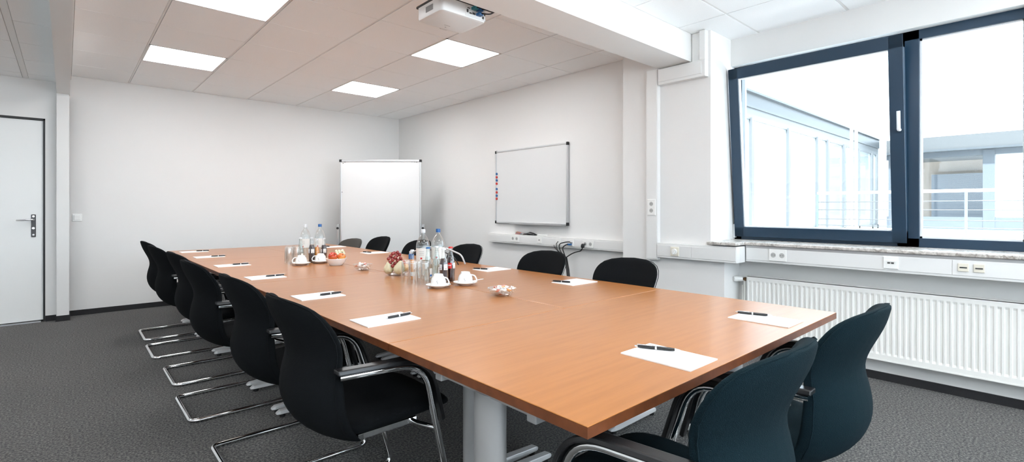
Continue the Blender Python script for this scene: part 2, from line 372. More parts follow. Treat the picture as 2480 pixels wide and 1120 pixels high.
bm = bmesh.new(); cyl(bm, (-0.087, 0.006, 1.0), (-0.087, -0.012, 1.0), 0.012); cyl(bm, (-0.087, 0.006, 0.93), (-0.087, 0.0, 0.93), 0.009); cyl(bm, (-0.087, 0.006, 1.125), (-0.087, 0.0, 1.125), 0.009)
mk('lock_cylinder', bm, M['chrome'], hp)

# light switch on the back wall
t = thing('light_switch', 'small square white light switch on the back wall near the post', 'light switch', (0.098, 7.45, 1.105))
mk('switch_plate', B((-0.042, 0.042, -0.008, 0, -0.042, 0.042)), M['plate'], t, bevel=0.004)
mk('rocker', B((-0.028, 0.028, -0.013, -0.008, -0.028, 0.028)), M['plate'], t, bevel=0.003)

# ------------------------------------------------------------------ trunking
def plate_x(parent, y, z, w, h, kind, x=-0.0):
    """wall plate facing -X in the parent's frame; kinds: schuko n, data"""
    p = mk('socket_plate', B((x - 0.008, x, y - w / 2, y + w / 2, z - h / 2, z + h / 2)), M['plate'], parent, bevel=0.003)
    if kind.startswith('s'):
        n = int(kind[1]); vert = kind.endswith('v')
        for k in range(n):
            off = (k - (n - 1) / 2) * min(0.07, w / n if not vert else 0.06)
            yy, zz = (y, z + off) if vert else (y + off, z)
            bm = bmesh.new(); cyl(bm, (x - 0.009, yy, zz), (x - 0.0082, yy, zz), 0.019, 20)
            w_ = mk('socket_well', bm, M['socket'], p)
            bm = bmesh.new()
            for s in (-1, 1): cyl(bm, (x - 0.0095, yy + s * 0.008, zz), (x - 0.0088, yy + s * 0.008, zz), 0.0028, 8)
            mk('pin_hole', bm, M['slot'], w_)
    else:
        n = int(kind[1]) if len(kind) > 1 else 1
        for k in range(n):
            off = (k - (n - 1) / 2) * 0.02
            mk('data_port', B((x - 0.0095, x - 0.0075, y + off - 0.0075, y + off + 0.0075, z - 0.006, z + 0.004)), M['slot'], p)
        mk('port_lid', B((x - 0.011, x - 0.008, y - w * 0.34, y + w * 0.34, z + 0.008, z + 0.016)), M['plate'], p)
    return p

t = thing('cable_duct', 'long white wall trunking with sockets under the mounted whiteboard', 'cable duct', (4.09, 2.84, 0.777), 0, 'white cable ducts')
mk('duct_body', B((0, 0.065, 0.0, 2.163, 0, 0.110)), M['trunk'], t, bevel=0.003)
mk('duct_lid', B((-0.004, 0, 0.0, 2.163, 0.014, 0.093)), M['trunk'], t, bevel=0.002)
def Yo(y): return y - 2.84
plate_x(t, Yo(4.48), 0.063, 0.15, 0.08, 's2', -0.004); plate_x(t, Yo(4.06), 0.066, 0.075, 0.075, 'd1', -0.004)
plate_x(t, Yo(3.765), 0.060, 0.075, 0.075, 'd1', -0.004); plate_x(t, Yo(3.57), 0.058, 0.08, 0.08, 'd2', -0.004); plate_x(t, Yo(3.34), 0.057, 0.15, 0.08, 's2', -0.004)

t = thing('cable_duct', 'vertical white duct with two sockets running down the wall pillar', 'cable duct', (3.95, 2.436, 0.745), 0, 'white cable ducts')
mk('duct_body', B((0, 0.05, 0, 0.118, 0, 1.718)), M['trunk'], t, bevel=0.003)
mk('duct_lid', B((-0.004, 0, 0.006, 0.108, 0.01, 1.710)), M['trunk'], t, bevel=0.002)
plate_x(t, 0.055, 0.475, 0.082, 0.145, 's2v', -0.004)
t = thing('cable_duct', 'short white duct elbow at the top of the wall pillar under the beam', 'cable duct', (3.94, 1.985, 2.312), 0, 'white cable ducts')
mk('duct_body', B((0, 0.06, 0, 0.440, 0, 0.140), (0, 0.06, 0, 0.05, 0.14, 0.385)), M['trunk'], t, bevel=0.003)
mk('duct_lid', B((-0.004, 0, 0.03, 0.437, 0.025, 0.125)), M['trunk'], t, bevel=0.002)
mk('riser_cover', B((0.035, 0.06, 0.05, 0.135, 0.148, 0.385)), M['trunk'], t, bevel=0.003)
t = thing('cable_duct', 'white trunking wrapping the wall pillar with a round rotary switch', 'cable duct', (3.94, 1.725, 0.772), 0, 'white cable ducts')
mk('duct_body', B((0, 0.06, 0, 0.709, 0, 0.130), (0.06, 0.16, 0, 0.125, 0, 0.130)), M['trunk'], t, bevel=0.003)
mk('duct_lid', B((-0.004, 0, 0.004, 0.38, 0.016, 0.112), (-0.004, 0, 0.383, 0.706, 0.016, 0.112)), M['trunk'], t, bevel=0.002)
sw = mk('switch_plate', B((-0.012, -0.004, 0.49, 0.57, 0.022, 0.102)), M['cream'], t, bevel=0.008)
bm = bmesh.new(); cyl(bm, (-0.012, 0.53, 0.062), (-0.02, 0.53, 0.062), 0.026, 24)
kn = mk('rotary_knob', bm, M['plate'], sw, bevel=0.002)
bm = B((-0.03, -0.018, -0.008, 0.008, -0.026, 0.026)); bmesh.ops.rotate(bm, cent=(0, 0, 0), matrix=Matrix.Rotation(0.6, 3, 'X'), verts=bm.verts[:])
mk('knob_grip', bm, M['plate'], sw, bevel=0.003, loc=(0, 0.53, 0.062))
t = thing('cable_duct', 'long white window trunking with sockets below the marble sill', 'cable duct', (4.10, -3.0, 0.780), 0, 'white cable ducts')
mk('duct_body', B((0, 0.18, 0, 4.72, 0, 0.125)), M['trunk'], t, bevel=0.003)
mk('duct_rail', B((-0.001, 0.18, 0, 4.72, 0.112, 0.130)), M['silver'], t)
mk('duct_lid', B((-0.004, 0, 0.0, 3.46, 0.016, 0.108), (-0.004, 0, 3.463, 4.716, 0.016, 0.108)), M['trunk'], t, bevel=0.002)
plate_x(t, 3 + 1.475, 0.066, 0.125, 0.092, 's2', -0.004); plate_x(t, 3 + 0.768, 0.066, 0.08, 0.08, 'd2', -0.004)
for yy in (0.408, 0.337):
    p = mk('socket_plate', B((-0.010, -0.004, 3 + yy - 0.025, 3 + yy + 0.025, 0.042, 0.092)), M['cream'], t, bevel=0.002)
    mk('data_port', B((-0.012, -0.0095, 3 + yy - 0.017, 3 + yy + 0.017, 0.062, 0.070)), M['slot'], p)

# cables hanging from the wall trunking
def cable(name, pts, r, m, label, cat='cable', group=None, rad=0.05):
    base = Vector(pts[-1]); return tag(mk(name, T(fillet([Vector(p) for p in pts], rad, 6), r, 8), m, smooth=True), label, cat, group)
jx, jy, jz = 4.02, 3.60, 0.68
s = tag(mk('cable_sleeve', T([(jx, jy, jz), (jx - 0.02, jy - 0.05, 0.55), (jx - 0.06, jy - 0.12, 0.3), (jx - 0.1, jy - 0.17, 0.013)], 0.018, 10), M['black'], smooth=True), 'thick black cable sleeve leading down from the wall sockets to the floor', 'cable sleeve')
cable('plug_cable', [(4.078, 3.376, 0.835), (4.04, 3.376, 0.80), (4.04, 3.40, 0.76), (4.03, 3.50, 0.735), (jx, jy - 0.01, jz)], 0.006, M['black'], 'black power cable curving from the plugged socket to the sleeve', group='black cables at the wall trunking')
tag(mk('power_plug', LA([(0, 0), (0.016, 0), (0.02, 0.01), (0.019, 0.03), (0.01, 0.042), (0.0, 0.043)], 16), M['black'], smooth=True, loc=(4.04, 3.376, 0.795)), 'round black plug in the trunking socket at the pillar end', 'plug')
cable('video_cable', [(4.07, 3.58, 0.845), (4.03, 3.60, 0.845), (4.02, 3.70, 0.82), (4.02, 3.68, 0.74), (jx, jy, jz)], 0.006, M['black'], 'black cable arching highest from the double port to the sleeve', group='black cables at the wall trunking')
cable('video_cable', [(4.07, 3.575, 0.818), (4.035, 3.60, 0.818), (4.03, 3.66, 0.78), (jx, jy, jz)], 0.006, M['black'], 'black cable with blue plug from the double port to the sleeve', group='black cables at the wall trunking')
tag(mk('video_plug', B((4.045, 4.075, 3.555, 3.60, 0.808, 0.828)), M['blue'], bevel=0.003), 'blue video plug in the trunking under the whiteboard', 'plug')
cable('network_cable', [(4.07, 3.765, 0.83), (4.05, 3.765, 0.815), (4.03, 3.74, 0.76), (jx, jy + 0.01, jz)], 0.0045, M['black'], 'thin black cable from the single data port to the sleeve', group='black cables at the wall trunking')
cable('loose_cable', [(4.05, 3.80, 0.80), (4.04, 3.78, 0.775), (4.03, 3.70, 0.72), (jx, jy + 0.01, jz)], 0.0045, M['black'], 'thin loose black cable with free end below the trunking', group='black cables at the wall trunking')

# things on top of the wall trunking
t = thing('pen_box', 'small clear box of colourful pens on the wall trunking', 'box', (4.115, 4.42, 0.888))
mk('box_shell', B((-0.025, 0.025, -0.09, 0.07, 0, 0.045)), M['glass'], t)
for k in range(7):
    mk('marker', T([(-0.018 + 0.006 * k, -0.01, 0.008 + 0.006 * (k % 3)), (-0.018 + 0.006 * k, 0.065, 0.012 + 0.009 * (k % 3))], 0.005, 8), M[['red', 'ink', 'apple2', 'slot', 'label_blue', 'red', 'ink'][k]], t)
t = thing('board_eraser', 'black rounded board eraser lying on the wall trunking', 'eraser', (4.12, 4.26, 0.888), 0.1)
bm = bmesh.new(); loft(bm, [[(0.022 * math.cos(a), y, 0.004 + max(0, h * math.sin(a))) for a in [2 * PI * k / 12 for k in range(12)]] for y, h in ((-0.095, 0.012), (-0.06, 0.028), (0.0, 0.038), (0.04, 0.022), (0.09, 0.014))])
mk('eraser_body', bm, M['pad'], t, smooth=True)
mk('felt_pad', B((-0.018, 0.018, -0.085, 0.03, 0.0, 0.004)), M['grey'], t)
tag(mk('marker_pen', T([(4.125, 3.98, 0.898), (4.125, 4.12, 0.898)], 0.008, 12), M['plate'], smooth='auto'), 'white marker pen lying beside the black eraser on the trunking', 'marker')

# ------------------------------------------------------------------ mounted whiteboard
t = thing('whiteboard', 'wall mounted whiteboard with aluminium frame and row of magnets', 'whiteboard', (4.13, 4.28, 1.022))
hw, hh = 0.617, 0.92
mk('board_surface', B((-0.002, 0.012, -hw + 0.01, hw - 0.01, 0.01, hh - 0.01)), M['board'], t)
mk('board_frame', B((-0.009, 0.016, -hw, hw, 0, 0.018), (-0.009, 0.016, -hw, hw, hh - 0.018, hh), (-0.009, 0.016, -hw, -hw + 0.018, 0, hh), (-0.009, 0.016, hw - 0.018, hw, 0, hh)), M['alu'], t, bevel=0.002)
for sy in (-1, 1):
    for z in (0.012, hh - 0.012): mk('frame_corner', B((-0.013, 0.018, sy * hw - 0.018 if sy > 0 else -hw - 0.006, sy * hw + 0.006 if sy > 0 else -hw + 0.018, z - 0.018, z + 0.018)), M['black'], t, bevel=0.004)
mk('pen_tray', B((-0.06, 0.0, -hw + 0.03, hw - 0.33, -0.006, -0.002), (-0.062, -0.058, -hw + 0.03, hw - 0.33, -0.006, 0.008)), M['alu'], t)
cols = ['blue', 'red'] * 4
for k, v in enumerate((422, 430, 437.5, 445.5, 458.5, 466.5, 474.5, 482)):
    z = 1.21 + (505 - v) / 1201 * 6.40
    bm = bmesh.new(); cyl(bm, (4.115, 4.872, z), (4.127, 4.872, z), 0.0155, 16)
    where = ['topmost', 'second from the top', 'third from the top', 'fourth from the top', 'fourth from the bottom', 'third from the bottom', 'second from the bottom', 'lowest'][k]
    tag(mk('magnet', bm, M[cols[k]], bevel=0.002), 'round %s magnet on the mounted whiteboard, %s in the row' % (cols[k], where), 'magnet', 'magnets on the mounted whiteboard')

# ------------------------------------------------------------------ freestanding board
t = thing('mobile_whiteboard', 'large freestanding whiteboard on a metal stand in the far corner', 'whiteboard', (3.306, 6.441, 0), math.radians(-42))
hw, z0, z1 = 0.571, 0.14, 1.892
mk('board_surface', B((-hw + 0.01, hw - 0.01, -0.008, 0.008, z0 + 0.01, z1 - 0.01)), M['board'], t)
mk('board_frame', B((-hw, hw, -0.016, 0.016, z0, z0 + 0.024), (-hw, hw, -0.016, 0.016, z1 - 0.026, z1), (-hw, -hw + 0.022, -0.016, 0.016, z0, z1), (hw - 0.022, hw, -0.016, 0.016, z0, z1)), M['alu'], t, bevel=0.003)
for sx in (-1, 1):
    for z in (z0 + 0.012, z1 - 0.012): mk('frame_corner', B((sx * (hw - 0.008) - 0.018, sx * (hw - 0.008) + 0.018, -0.02, 0.02, z - 0.018, z + 0.018)), M['black'], t, bevel=0.005)
    po = mk('upright', B((sx * (hw + 0.028) - 0.016, sx * (hw + 0.028) + 0.016, -0.018, 0.018, 0.06, 0.985)), M['alu'], t, bevel=0.002)
    bm = bmesh.new(); cyl(bm, (sx * (hw + 0.028), -0.035, 0.93), (sx * (hw + 0.028), -0.018, 0.93), 0.016); mk('pivot_knob', bm, M['black'], po)
    ft = mk('stand_foot', B((sx * (hw + 0.028) - 0.02, sx * (hw + 0.028) + 0.02, -0.26, 0.26, 0.05, 0.08)), M['alu'], t, bevel=0.004)
    for yy in (-0.24, 0.24):
        bm = bmesh.new(); cyl(bm, (sx * (hw + 0.028) - 0.012, yy, 0.026), (sx * (hw + 0.028) + 0.012, yy, 0.026), 0.026); mk('caster', bm, M['black'], ft)
mk('cross_bar', B((-hw - 0.02, hw + 0.02, -0.012, 0.012, 0.065, 0.09)), M['alu'], t)
bm = bmesh.new()
for x, z in ((-hw + 0.045, 1.845), (-hw + 0.07, 1.862), (hw - 0.06, 1.862), (hw - 0.09, 1.866), (hw - 0.13, 1.868), (-hw + 0.03, 1.44)): cyl(bm, (x, -0.013, z), (x, -0.008, z), 0.006, 8)
mk('pin_mark', bm, M['dkgrey'], t)

# ------------------------------------------------------------------ window, sill
XF = 4.45
w = thing('window_1', 'dark blue framed window with the left sash tilted inward', 'window', (XF, 0, 0)); w['kind'] = 'structure'
zt, zb = 2.475, 0.935
mk('window_frame', B((0, 0.07, 0.10, 1.965, zb, 1.0), (0, 0.07, 0.10, 1.965, 2.40, zt), (0, 0.07, 0.10, 0.155, zb, zt), (0, 0.07, 1.90, 1.965, zb, zt), (0, 0.07, 0.672, 0.80, zb, zt)), M['frame'], w, bevel=0.003)
mk('glazing_bead', B((0.02, 0.05, 0.155, 0.672, 1.0, 1.012), (0.02, 0.05, 0.155, 0.672, 2.388, 2.40), (0.02, 0.05, 0.66, 0.672, 1.0, 2.40), (0.02, 0.05, 0.155, 0.167, 1.0, 2.4)), M['frame2'], w)
mk('fixed_pane', B((0.032, 0.036, 0.155, 0.672, 1.0, 2.40)), M['pane'], w)
# tilted sash: hinge at bottom
sa = bpy.data.objects.new('tilted_sash', None); COL.objects.link(sa); sa.parent = w; sa.location = (-0.012, 0, 0.965); sa.rotation_euler = (0, -math.radians(5.4), 0)
mk('sash_frame', B((-0.03, 0.03, 0.735, 1.945, 0, 0.085), (-0.03, 0.03, 0.735, 1.945, 1.365, 1.455), (-0.03, 0.03, 0.735, 0.82, 0, 1.455), (-0.03, 0.03, 1.865, 1.945, 0, 1.455)), M['frame'], sa, bevel=0.003)
mk('sash_bead', B((-0.02, 0.01, 0.82, 1.865, 0.085, 0.094), (-0.02, 0.01, 0.82, 1.865, 1.356, 1.365), (-0.02, 0.01, 1.855, 1.865, 0.085, 1.365)), M['frame2'], sa)
mk('sash_pane', B((-0.004, 0.0, 0.82, 1.865, 0.085, 1.365)), M['pane'], sa)
mk('window_handle', T(fillet([(-0.030, 0.762, 0.80), (-0.065, 0.762, 0.80), (-0.065, 0.762, 0.93)], 0.01), 0.011), M['frame2'], sa, smooth=True)
mk('hinge', B((-0.035, 0.01, 1.947, 1.962, -0.02, 0.10)), M['frame2'], w, loc=(0, 0, 0.97))
w2 = thing('window_2', 'second window beside the photographer, outside the picture', 'window', (XF, 0, 0)); w2['kind'] = 'structure'  # out of view, added to bring daylight into the room
mk('window_frame', B((0, 0.07, -2.1, -0.2, zb, 1.0), (0, 0.07, -2.1, -0.2, 2.40, zt), (0, 0.07, -0.27, -0.2, zb, zt), (0, 0.07, -2.1, -2.03, zb, zt), (0, 0.07, -1.2, -1.1, zb, zt)), M['frame'], w2)
mk('window_pane', B((0.03, 0.034, -2.03, -0.27, 1.0, 2.4)), M['pane'], w2)
bm = bmesh.new(); prism(bm, [(4.085, -3.0), (4.085, 1.726), (3.925, 1.726), (3.925, 1.965), (4.50, 1.965), (4.50, -3.0)], 0.912, 0.937)
tag(mk('window_sill', bm, M['marble'], bevel=0.006), 'speckled grey marble sill under the tilted window', 'window sill')

# ------------------------------------------------------------------ radiator
t = thing('radiator', 'long white ribbed panel radiator under the window', 'radiator', (4.18, 1.745, 0.165))
L_ = 2.6; n = 78; st = L_ / n
bm = bmesh.new()
rows = []
zs = [0.0, 0.035, 0.05, 0.437, 0.452, 0.487]
prof = []
for k in range(n):
    y = -k * st
    prof += [(y, 0), (y - st * 0.30, 0), (y - st * 0.42, 1), (y - st * 0.88, 1)]
prof.append((-L_, 0))
grid = []
for z, dep in zip(zs, (0, 0, 1, 1, 0, 0)):
    grid.append([bm.verts.new((0.0055 * f * dep, y, z)) for y, f in prof])
for a, b in zip(grid, grid[1:]):
    for k in range(len(a) - 1): bm.faces.new((a[k], a[k + 1], b[k + 1], b[k]))
mk('front_panel', bm, M['rad'], t)
mk('top_grille', B((0.0, 0.062, -L_, 0, 0.482, 0.489)), M['rad'], t)
mk('side_cover', B((0.0, 0.062, -0.004, 0.004, 0.0, 0.487)), M['rad'], t, bevel=0.002)
mk('bottom_rail', B((-0.002, 0.062, -L_, 0.0, -0.006, 0.004)), M['rad'], t)
bm = bmesh.new(); cyl(bm, (0.03, 0.004, 0.455), (0.03, 0.04, 0.455), 0.011); cyl(bm, (0.03, 0.02, 0.455), (0.03, 0.03, 0.455), 0.016)
vb = mk('valve_body', bm, M['brass'], t)
bm = bmesh.new(); tube(bm, [(0.03, 0.04, 0.455), (0.03, 0.05, 0.455), (-0.005, 0.085, 0.455), (-0.02, 0.10, 0.455)], [0.017, 0.021, 0.024, 0.021], 16)
mk('thermostat_knob', bm, M['plate'], t, smooth='auto')
bm = bmesh.new(); cyl(bm, (0.03, 0.03, 0.45), (0.03, 0.03, -0.164), 0.008); mk('riser_pipe', bm, M['rad'], t, smooth='auto')
bm = bmesh.new(); cyl(bm, (0.055, 0.055, 0.40), (0.055, 0.055, -0.164), 0.008); mk('riser_pipe', bm, M['rad'], t, smooth='auto')

# ------------------------------------------------------------------ tables
def make_table(label, cx, cy, lx, ly, legs, long_axis, group='beech topped conference tables', cleg=False):
    t = thing('conference_table', label, 'table', (cx, cy, 0), 0, group)
    a, b = lx / 2 - 0.0018, ly / 2 - 0.0018
    tp = mk('tabletop', B((-a, a, -b, b, TH - 0.003, TH)), M['wood_y'] if long_axis == 'y' else M['wood_x'], t, bevel=0.0015)
    mk('table_edge', B((-a - 0.0004, a + 0.0004, -b - 0.0004, b + 0.0004, TH - 0.028, TH - 0.003)), M['edge'], t)
    ztop = TH - 0.028
    if long_axis == 'y':
        mk('frame_rail', B((-0.04, 0.04, legs[0], legs[1], ztop - 0.045, ztop)), M['silver'], t, bevel=0.003)
    else:
        mk('frame_rail', B((legs[0], legs[1], -0.04, 0.04, ztop - 0.045, ztop)), M['silver'], t, bevel=0.003)
    for lp in legs:
        if long_axis == 'y': px, py, ax = 0, lp, 'x'
        else: px, py, ax = lp, 0, 'y'
        half = (a - 0.05) if ax == 'x' else 0.26
        ring = [(0.036 * math.cos(q) * (1 if ax == 'y' else 1.75), 0.036 * math.sin(q) * (1.75 if ax == 'y' else 1)) for q in [2 * PI * k / 24 for k in range(24)]]
        bm = bmesh.new(); prism(bm, [(px + x, py + y) for x, y in ring], 0.05, ztop - 0.04)
        lg = mk('leg', bm, M['silver'], t, smooth='auto')
        br = 0.22 if ax == 'y' else 0.3
        if ax == 'x': bb = [(px - half * 0.75, px + half * 0.75, py - 0.03, py + 0.03, ztop - 0.045, ztop)]; pc = [(px - half * .75, px - half * .75 + 0.03, py - 0.034, py + 0.034, ztop - 0.06, ztop), (px + half * .75 - 0.03, px + half * .75, py - 0.034, py + 0.034, ztop - 0.06, ztop)]
        else: bb = [(px - 0.03, px + 0.03, py - 0.20, py + 0.20, ztop - 0.045, ztop)]; pc = [(px - 0.04, px + 0.04, py - 0.235, py - 0.20, ztop - 0.055, ztop), (px - 0.04, px + 0.04, py + 0.20, py + 0.235, ztop - 0.055, ztop)]
        mk('crossbar', B(*bb), M['silver'], t, bevel=0.003)
        for q in pc: mk('bracket', B(q), M['silver'], t, bevel=0.003)
        for s in (-1, 1):
            o = 0.045 * s
            pr = []
            lo_ = -0.06 if (cleg and lp == legs[0]) else -half
            for q, hgt, wd in ((lo_, 0.030, 0.012), (lo_ + 0.02, 0.040, 0.022), (0, 0.062, 0.026), (half - 0.02, 0.040, 0.022), (half, 0.030, 0.012)):
                if ax == 'x': pr.append([(px + q, py + o - wd, 0.02), (px + q, py + o + wd, 0.02), (px + q, py + o + wd * 0.8, hgt), (px + q, py + o - wd * 0.8, hgt)])
                else: pr.append([(px + o - wd, py + q, 0.02), (px + o + wd, py + q, 0.02), (px + o + wd * 0.8, py + q, hgt), (px + o - wd * 0.8, py + q, hgt)])
            bm = bmesh.new(); loft(bm, pr)
            f = mk('foot', bm, M['foot'], lg, bevel=0.003)
            for q in (lo_ + 0.035, half - 0.035):
                c = (px + q, py + o) if ax == 'x' else (px + o, py + q)
                bm = bmesh.new(); cyl(bm, (c[0], c[1], 0.0), (c[0], c[1], 0.022), 0.016, 12)
                mk('glide', bm, M['black'], lg)
    return t
XA, XB, XC = 0.85, 1.788, 2.64
make_table('nearest conference table, set crosswise in front of the two near chairs', (XA + XC) / 2, 1.148, XC - XA, 0.904, (-0.80, 0.80), 'x')
for (y0, y1, la, lb, nm) in ((1.60, 3.455, 1.70, 3.08, 'middle'), (3.455, 5.22, 3.62, 4.68, 'second far'), (5.22, 6.72, 5.42, 6.16, 'farthest')):
    cy = (y0 + y1) / 2
    make_table({'middle': 'left conference table beside the two nearest left-row chairs, holding two notepads', 'second far': 'left conference table in the middle of the run, third from the camera', 'farthest': 'farthest left conference table by the back wall'}[nm], (XA + XB) / 2, cy, XB - XA, y1 - y0, (la - cy, lb - cy), 'y')
    make_table({'middle': 'right conference table carrying cola bottles and upturned cups', 'second far': 'right conference table in the middle of the run, third from the camera', 'farthest': 'farthest right conference table before the freestanding whiteboard'}[nm], (XB + XC) / 2, cy, XC - XB, y1 - y0, (la - cy - (0.04 if nm == 'middle' else 0), lb - cy), 'y', cleg=(nm == 'middle'))

# ------------------------------------------------------------------ chairs
def sring(u, c, hw, th, bend, kind, n=20):
    pts = []
    for k in range(n):
        a = 2 * PI * k / n; ca, sa_ = math.cos(a), math.sin(a)
        y = hw * math.copysign(abs(ca) ** 0.75, ca); q = th / 2 * math.copysign(abs(sa_) ** 0.8, sa_)
        f = bend * (y / 0.22) ** 2
        pts.append((c + q + f, y, u) if kind == 'back' else (u, y, c + q + f))
    return pts
BACK = [(.370, .20, .03, .15), (.376, .165, .05, .200), (.400, .115, .07, .224), (.440, .070, .082, .238), (.49, .042, .090, .244), (.54, .030, .092, .246), (.585, .035, .086, .240), (.625, .043, .078, .232), (.665, .056, .068, .226), (.705, .055, .064, .232), (.75, .038, .062, .245), (.80, .012, .060, .248), (.84, -.004, .056, .236), (.868, -.011, .050, .210), (.886, -.014, .042, .165), (.897, -.014, .030, .10), (.901, -.012, .016, .05)]
SEAT = [(.155, .412, .03, .15), (.17, .415, .06, .19), (.21, .420, .078, .220), (.30, .426, .084, .236), (.42, .432, .086, .240), (.52, .434, .082, .234), (.58, .428, .070, .220), (.62, .418, .050, .195), (.638, .410, .024, .15)]
def make_chair(label, fab, group):
    t = thing('cantilever_chair', label, 'chair', (0, 0, 0), 0, group)
    bm = bmesh.new(); loft(bm, [sring(z, x + th / 2, w, th, 0.062, 'back') for z, x, th, w in BACK])
    bk = mk('backrest', bm, fab, t, smooth=True, sub=1)
    bm = bmesh.new(); loft(bm, [sring(x, z, w, th, 0.010, 'seat') for x, z, th, w in SEAT])
    mk('seat', bm, fab, t, smooth=True, sub=1)
    # piping seam round the back shell
    rows = BACK[3:-1]
    side = [(x + th * 0.28 + 0.062 * (w * 0.97 / 0.22) ** 2, w * 0.985, z) for z, x, th, w in rows]
    path = [(x, -y, z) for x, y, z in side] + [(-.004, 0, .9025)] + [(x, y, z) for x, y, z in side[::-1]]
    mk('piping', T(path, 0.0022, 6), fab, bk, smooth=True)
    Y = 0.245
    path = fillet([(.135, -.257, .643), (.432, -.300, .643), (.602, -Y, .0135), (0, -Y, .0135), (0, Y, .0135), (.602, Y, .0135), (.432, .300, .643), (.135, .257, .643)], [.10, .055, .045, .045, .055, .10], 8)
    mk('tube_frame', T(path, 0.0125, 12), M['chrome'], t, smooth='auto')
    mk('seat_support', T(fillet([(.503, -.278, .375), (.46, -.19, .382), (.46, .19, .382), (.503, .278, .375)], .03), 0.0095, 10), M['chrome'], t, smooth='auto')
    mk('seat_bracket', B((.24, .48, -.17, -.15, .372, .392), (.24, .48, .15, .17, .372, .392), (.24, .26, -.17, .17, .372, .388)), M['chrome'], t)
    for s in (-1, 1):
        pth = fillet([(.122, s * .256, .655), (.439, s * .301, .655), (.522, s * .281, .40)], [.108], 10)
        bm = bmesh.new(); rg = []
        for i, p in enumerate(pth):
            tg = (pth[min(i + 1, len(pth) - 1)] - pth[max(i - 1, 0)]).normalized()
            nn = Vector((-tg.z, 0, tg.x)).normalized(); nn = nn if (nn.z + nn.x) > 0 else -nn
            w_ = 0.025 if i < len(pth) - 1 else 0.012
            rg.append([p + Vector((0, -w_, 0)), p + Vector((0, w_, 0)), p + nn * 0.017 + Vector((0, w_ * 0.8, 0)), p + nn * 0.017 + Vector((0, -w_ * 0.8, 0))])
        loft(bm, rg); mk('arm_pad', bm, M['pad'], t, bevel=0.004)
    return t

GL = 'chairs along the left side of the table'; GR = 'chairs along the right side of the table'; GN = 'chairs at the near end of the table'
left = [((0.545, 1.87), 0.0, 'large black cantilever chair nearest the camera in the left row'),
        ((0.545, 2.615), 0.0, 'black cantilever chair in the left row, directly behind the nearest one'),
        ((0.520, 3.51), 0.0, 'black cantilever chair third from the camera in the left row'),
        ((0.545, 4.25), 0.0, 'black cantilever chair fourth from the camera in the left row, mostly hidden'),
        ((0.520, 5.09), 0.0, 'black cantilever chair second from the back wall in the left row'),
        ((0.535, 5.80), 0.0, 'black cantilever chair nearest the back wall in the left row')]
c0 = make_chair(left[0][2], M['fabric'], GL); c0.location = (0.545, 1.87, 0)
for (x, y), rz, lb in left[1:]: dup(c0, (x, y, 0), rz, lb)
right = [((2.845, 1.93), 'black chair across the table nearest the wall pillar'), ((2.845, 2.70), 'black chair across the table in front of the hanging cables'),
         ((2.845, 3.70), 'black chair across the table seen just right of the cola bottles'), ((2.84, 4.54), 'black chair across the table half hidden by the clear water bottle'),
         ((2.84, 5.40), 'black chair across the table in front of the freestanding whiteboard')]
for (x, y), lb in right: dup(c0, (x, y, 0), PI, lb, GR, scale=(1, 1, 0.97))
ch = make_chair('low dark brown chair at the far right end of the table', M['brownseat'], GR); ch.location = (2.86, 6.25, 0); ch.rotation_euler = (0, 0, PI + 0.15); ch.scale = (1, 1, 0.90)
g0 = make_chair('blue black chair nearest the camera at the near table end, cut by the picture bottom', M['fabric_blue'], GN); g0.location = (1.234, 0.387, 0); g0.rotation_euler = (0, 0, PI / 2)
dup(g0, (1.908, 0.374, 0), PI / 2, 'blue black chair closest to the radiator at the near table end')

# ------------------------------------------------------------------ notepads with pens
def notepad(c, w, d, rz, ploc, prz, label, plabel):
    n = mk('notepad', B((-w / 2, w / 2, -d / 2, d / 2, 0, 0.004)), M['paper'], loc=(c[0], c[1], TH + 0.0003), rotz=rz)
    tag(n, label, 'notepad', 'white notepads on the table')
    p = thing('ballpoint_pen', plabel, 'pen', (ploc[0], ploc[1], TH + 0.0045 + 0.0062), prz, 'black ballpoint pens on the notepads')
    bm = bmesh.new(); prof = [(0.002, -0.070), (0.0045, -0.060), (0.0058, -0.045), (0.0058, -0.005), (0.0054, 0.0), (0.0058, 0.01), (0.0054, 0.050), (0.004, 0.060)]
    tube(bm, [(x, 0, 0) for r, x in prof], [r for r, x in prof], 12); mk('pen_barrel', bm, M['pen'], p, smooth='auto')
    bm = bmesh.new(); tube(bm, [(-0.078, 0, 0), (-0.074, 0, 0), (-0.060, 0, 0)], [0.0008, 0.002, 0.0047], 10); mk('pen_tip', bm, M['chrome'], p)
    bm = bmesh.new(); tube(bm, [(-0.003, 0, 0), (0.003, 0, 0)], [0.0064, 0.0064], 12); mk('pen_ring', bm, M['chrome'], p)
    mk('pen_clip', B((0.012, 0.062, -0.002, 0.002, 0.0056, 0.0072)), M['chrome'], p)
    bm = bmesh.new(); cyl(bm, (0.06, 0, 0), (0.070, 0, 0), 0.0028, 8); mk('push_button', bm, M['chrome'], p)
    return p
U = (0.215, 0.15)
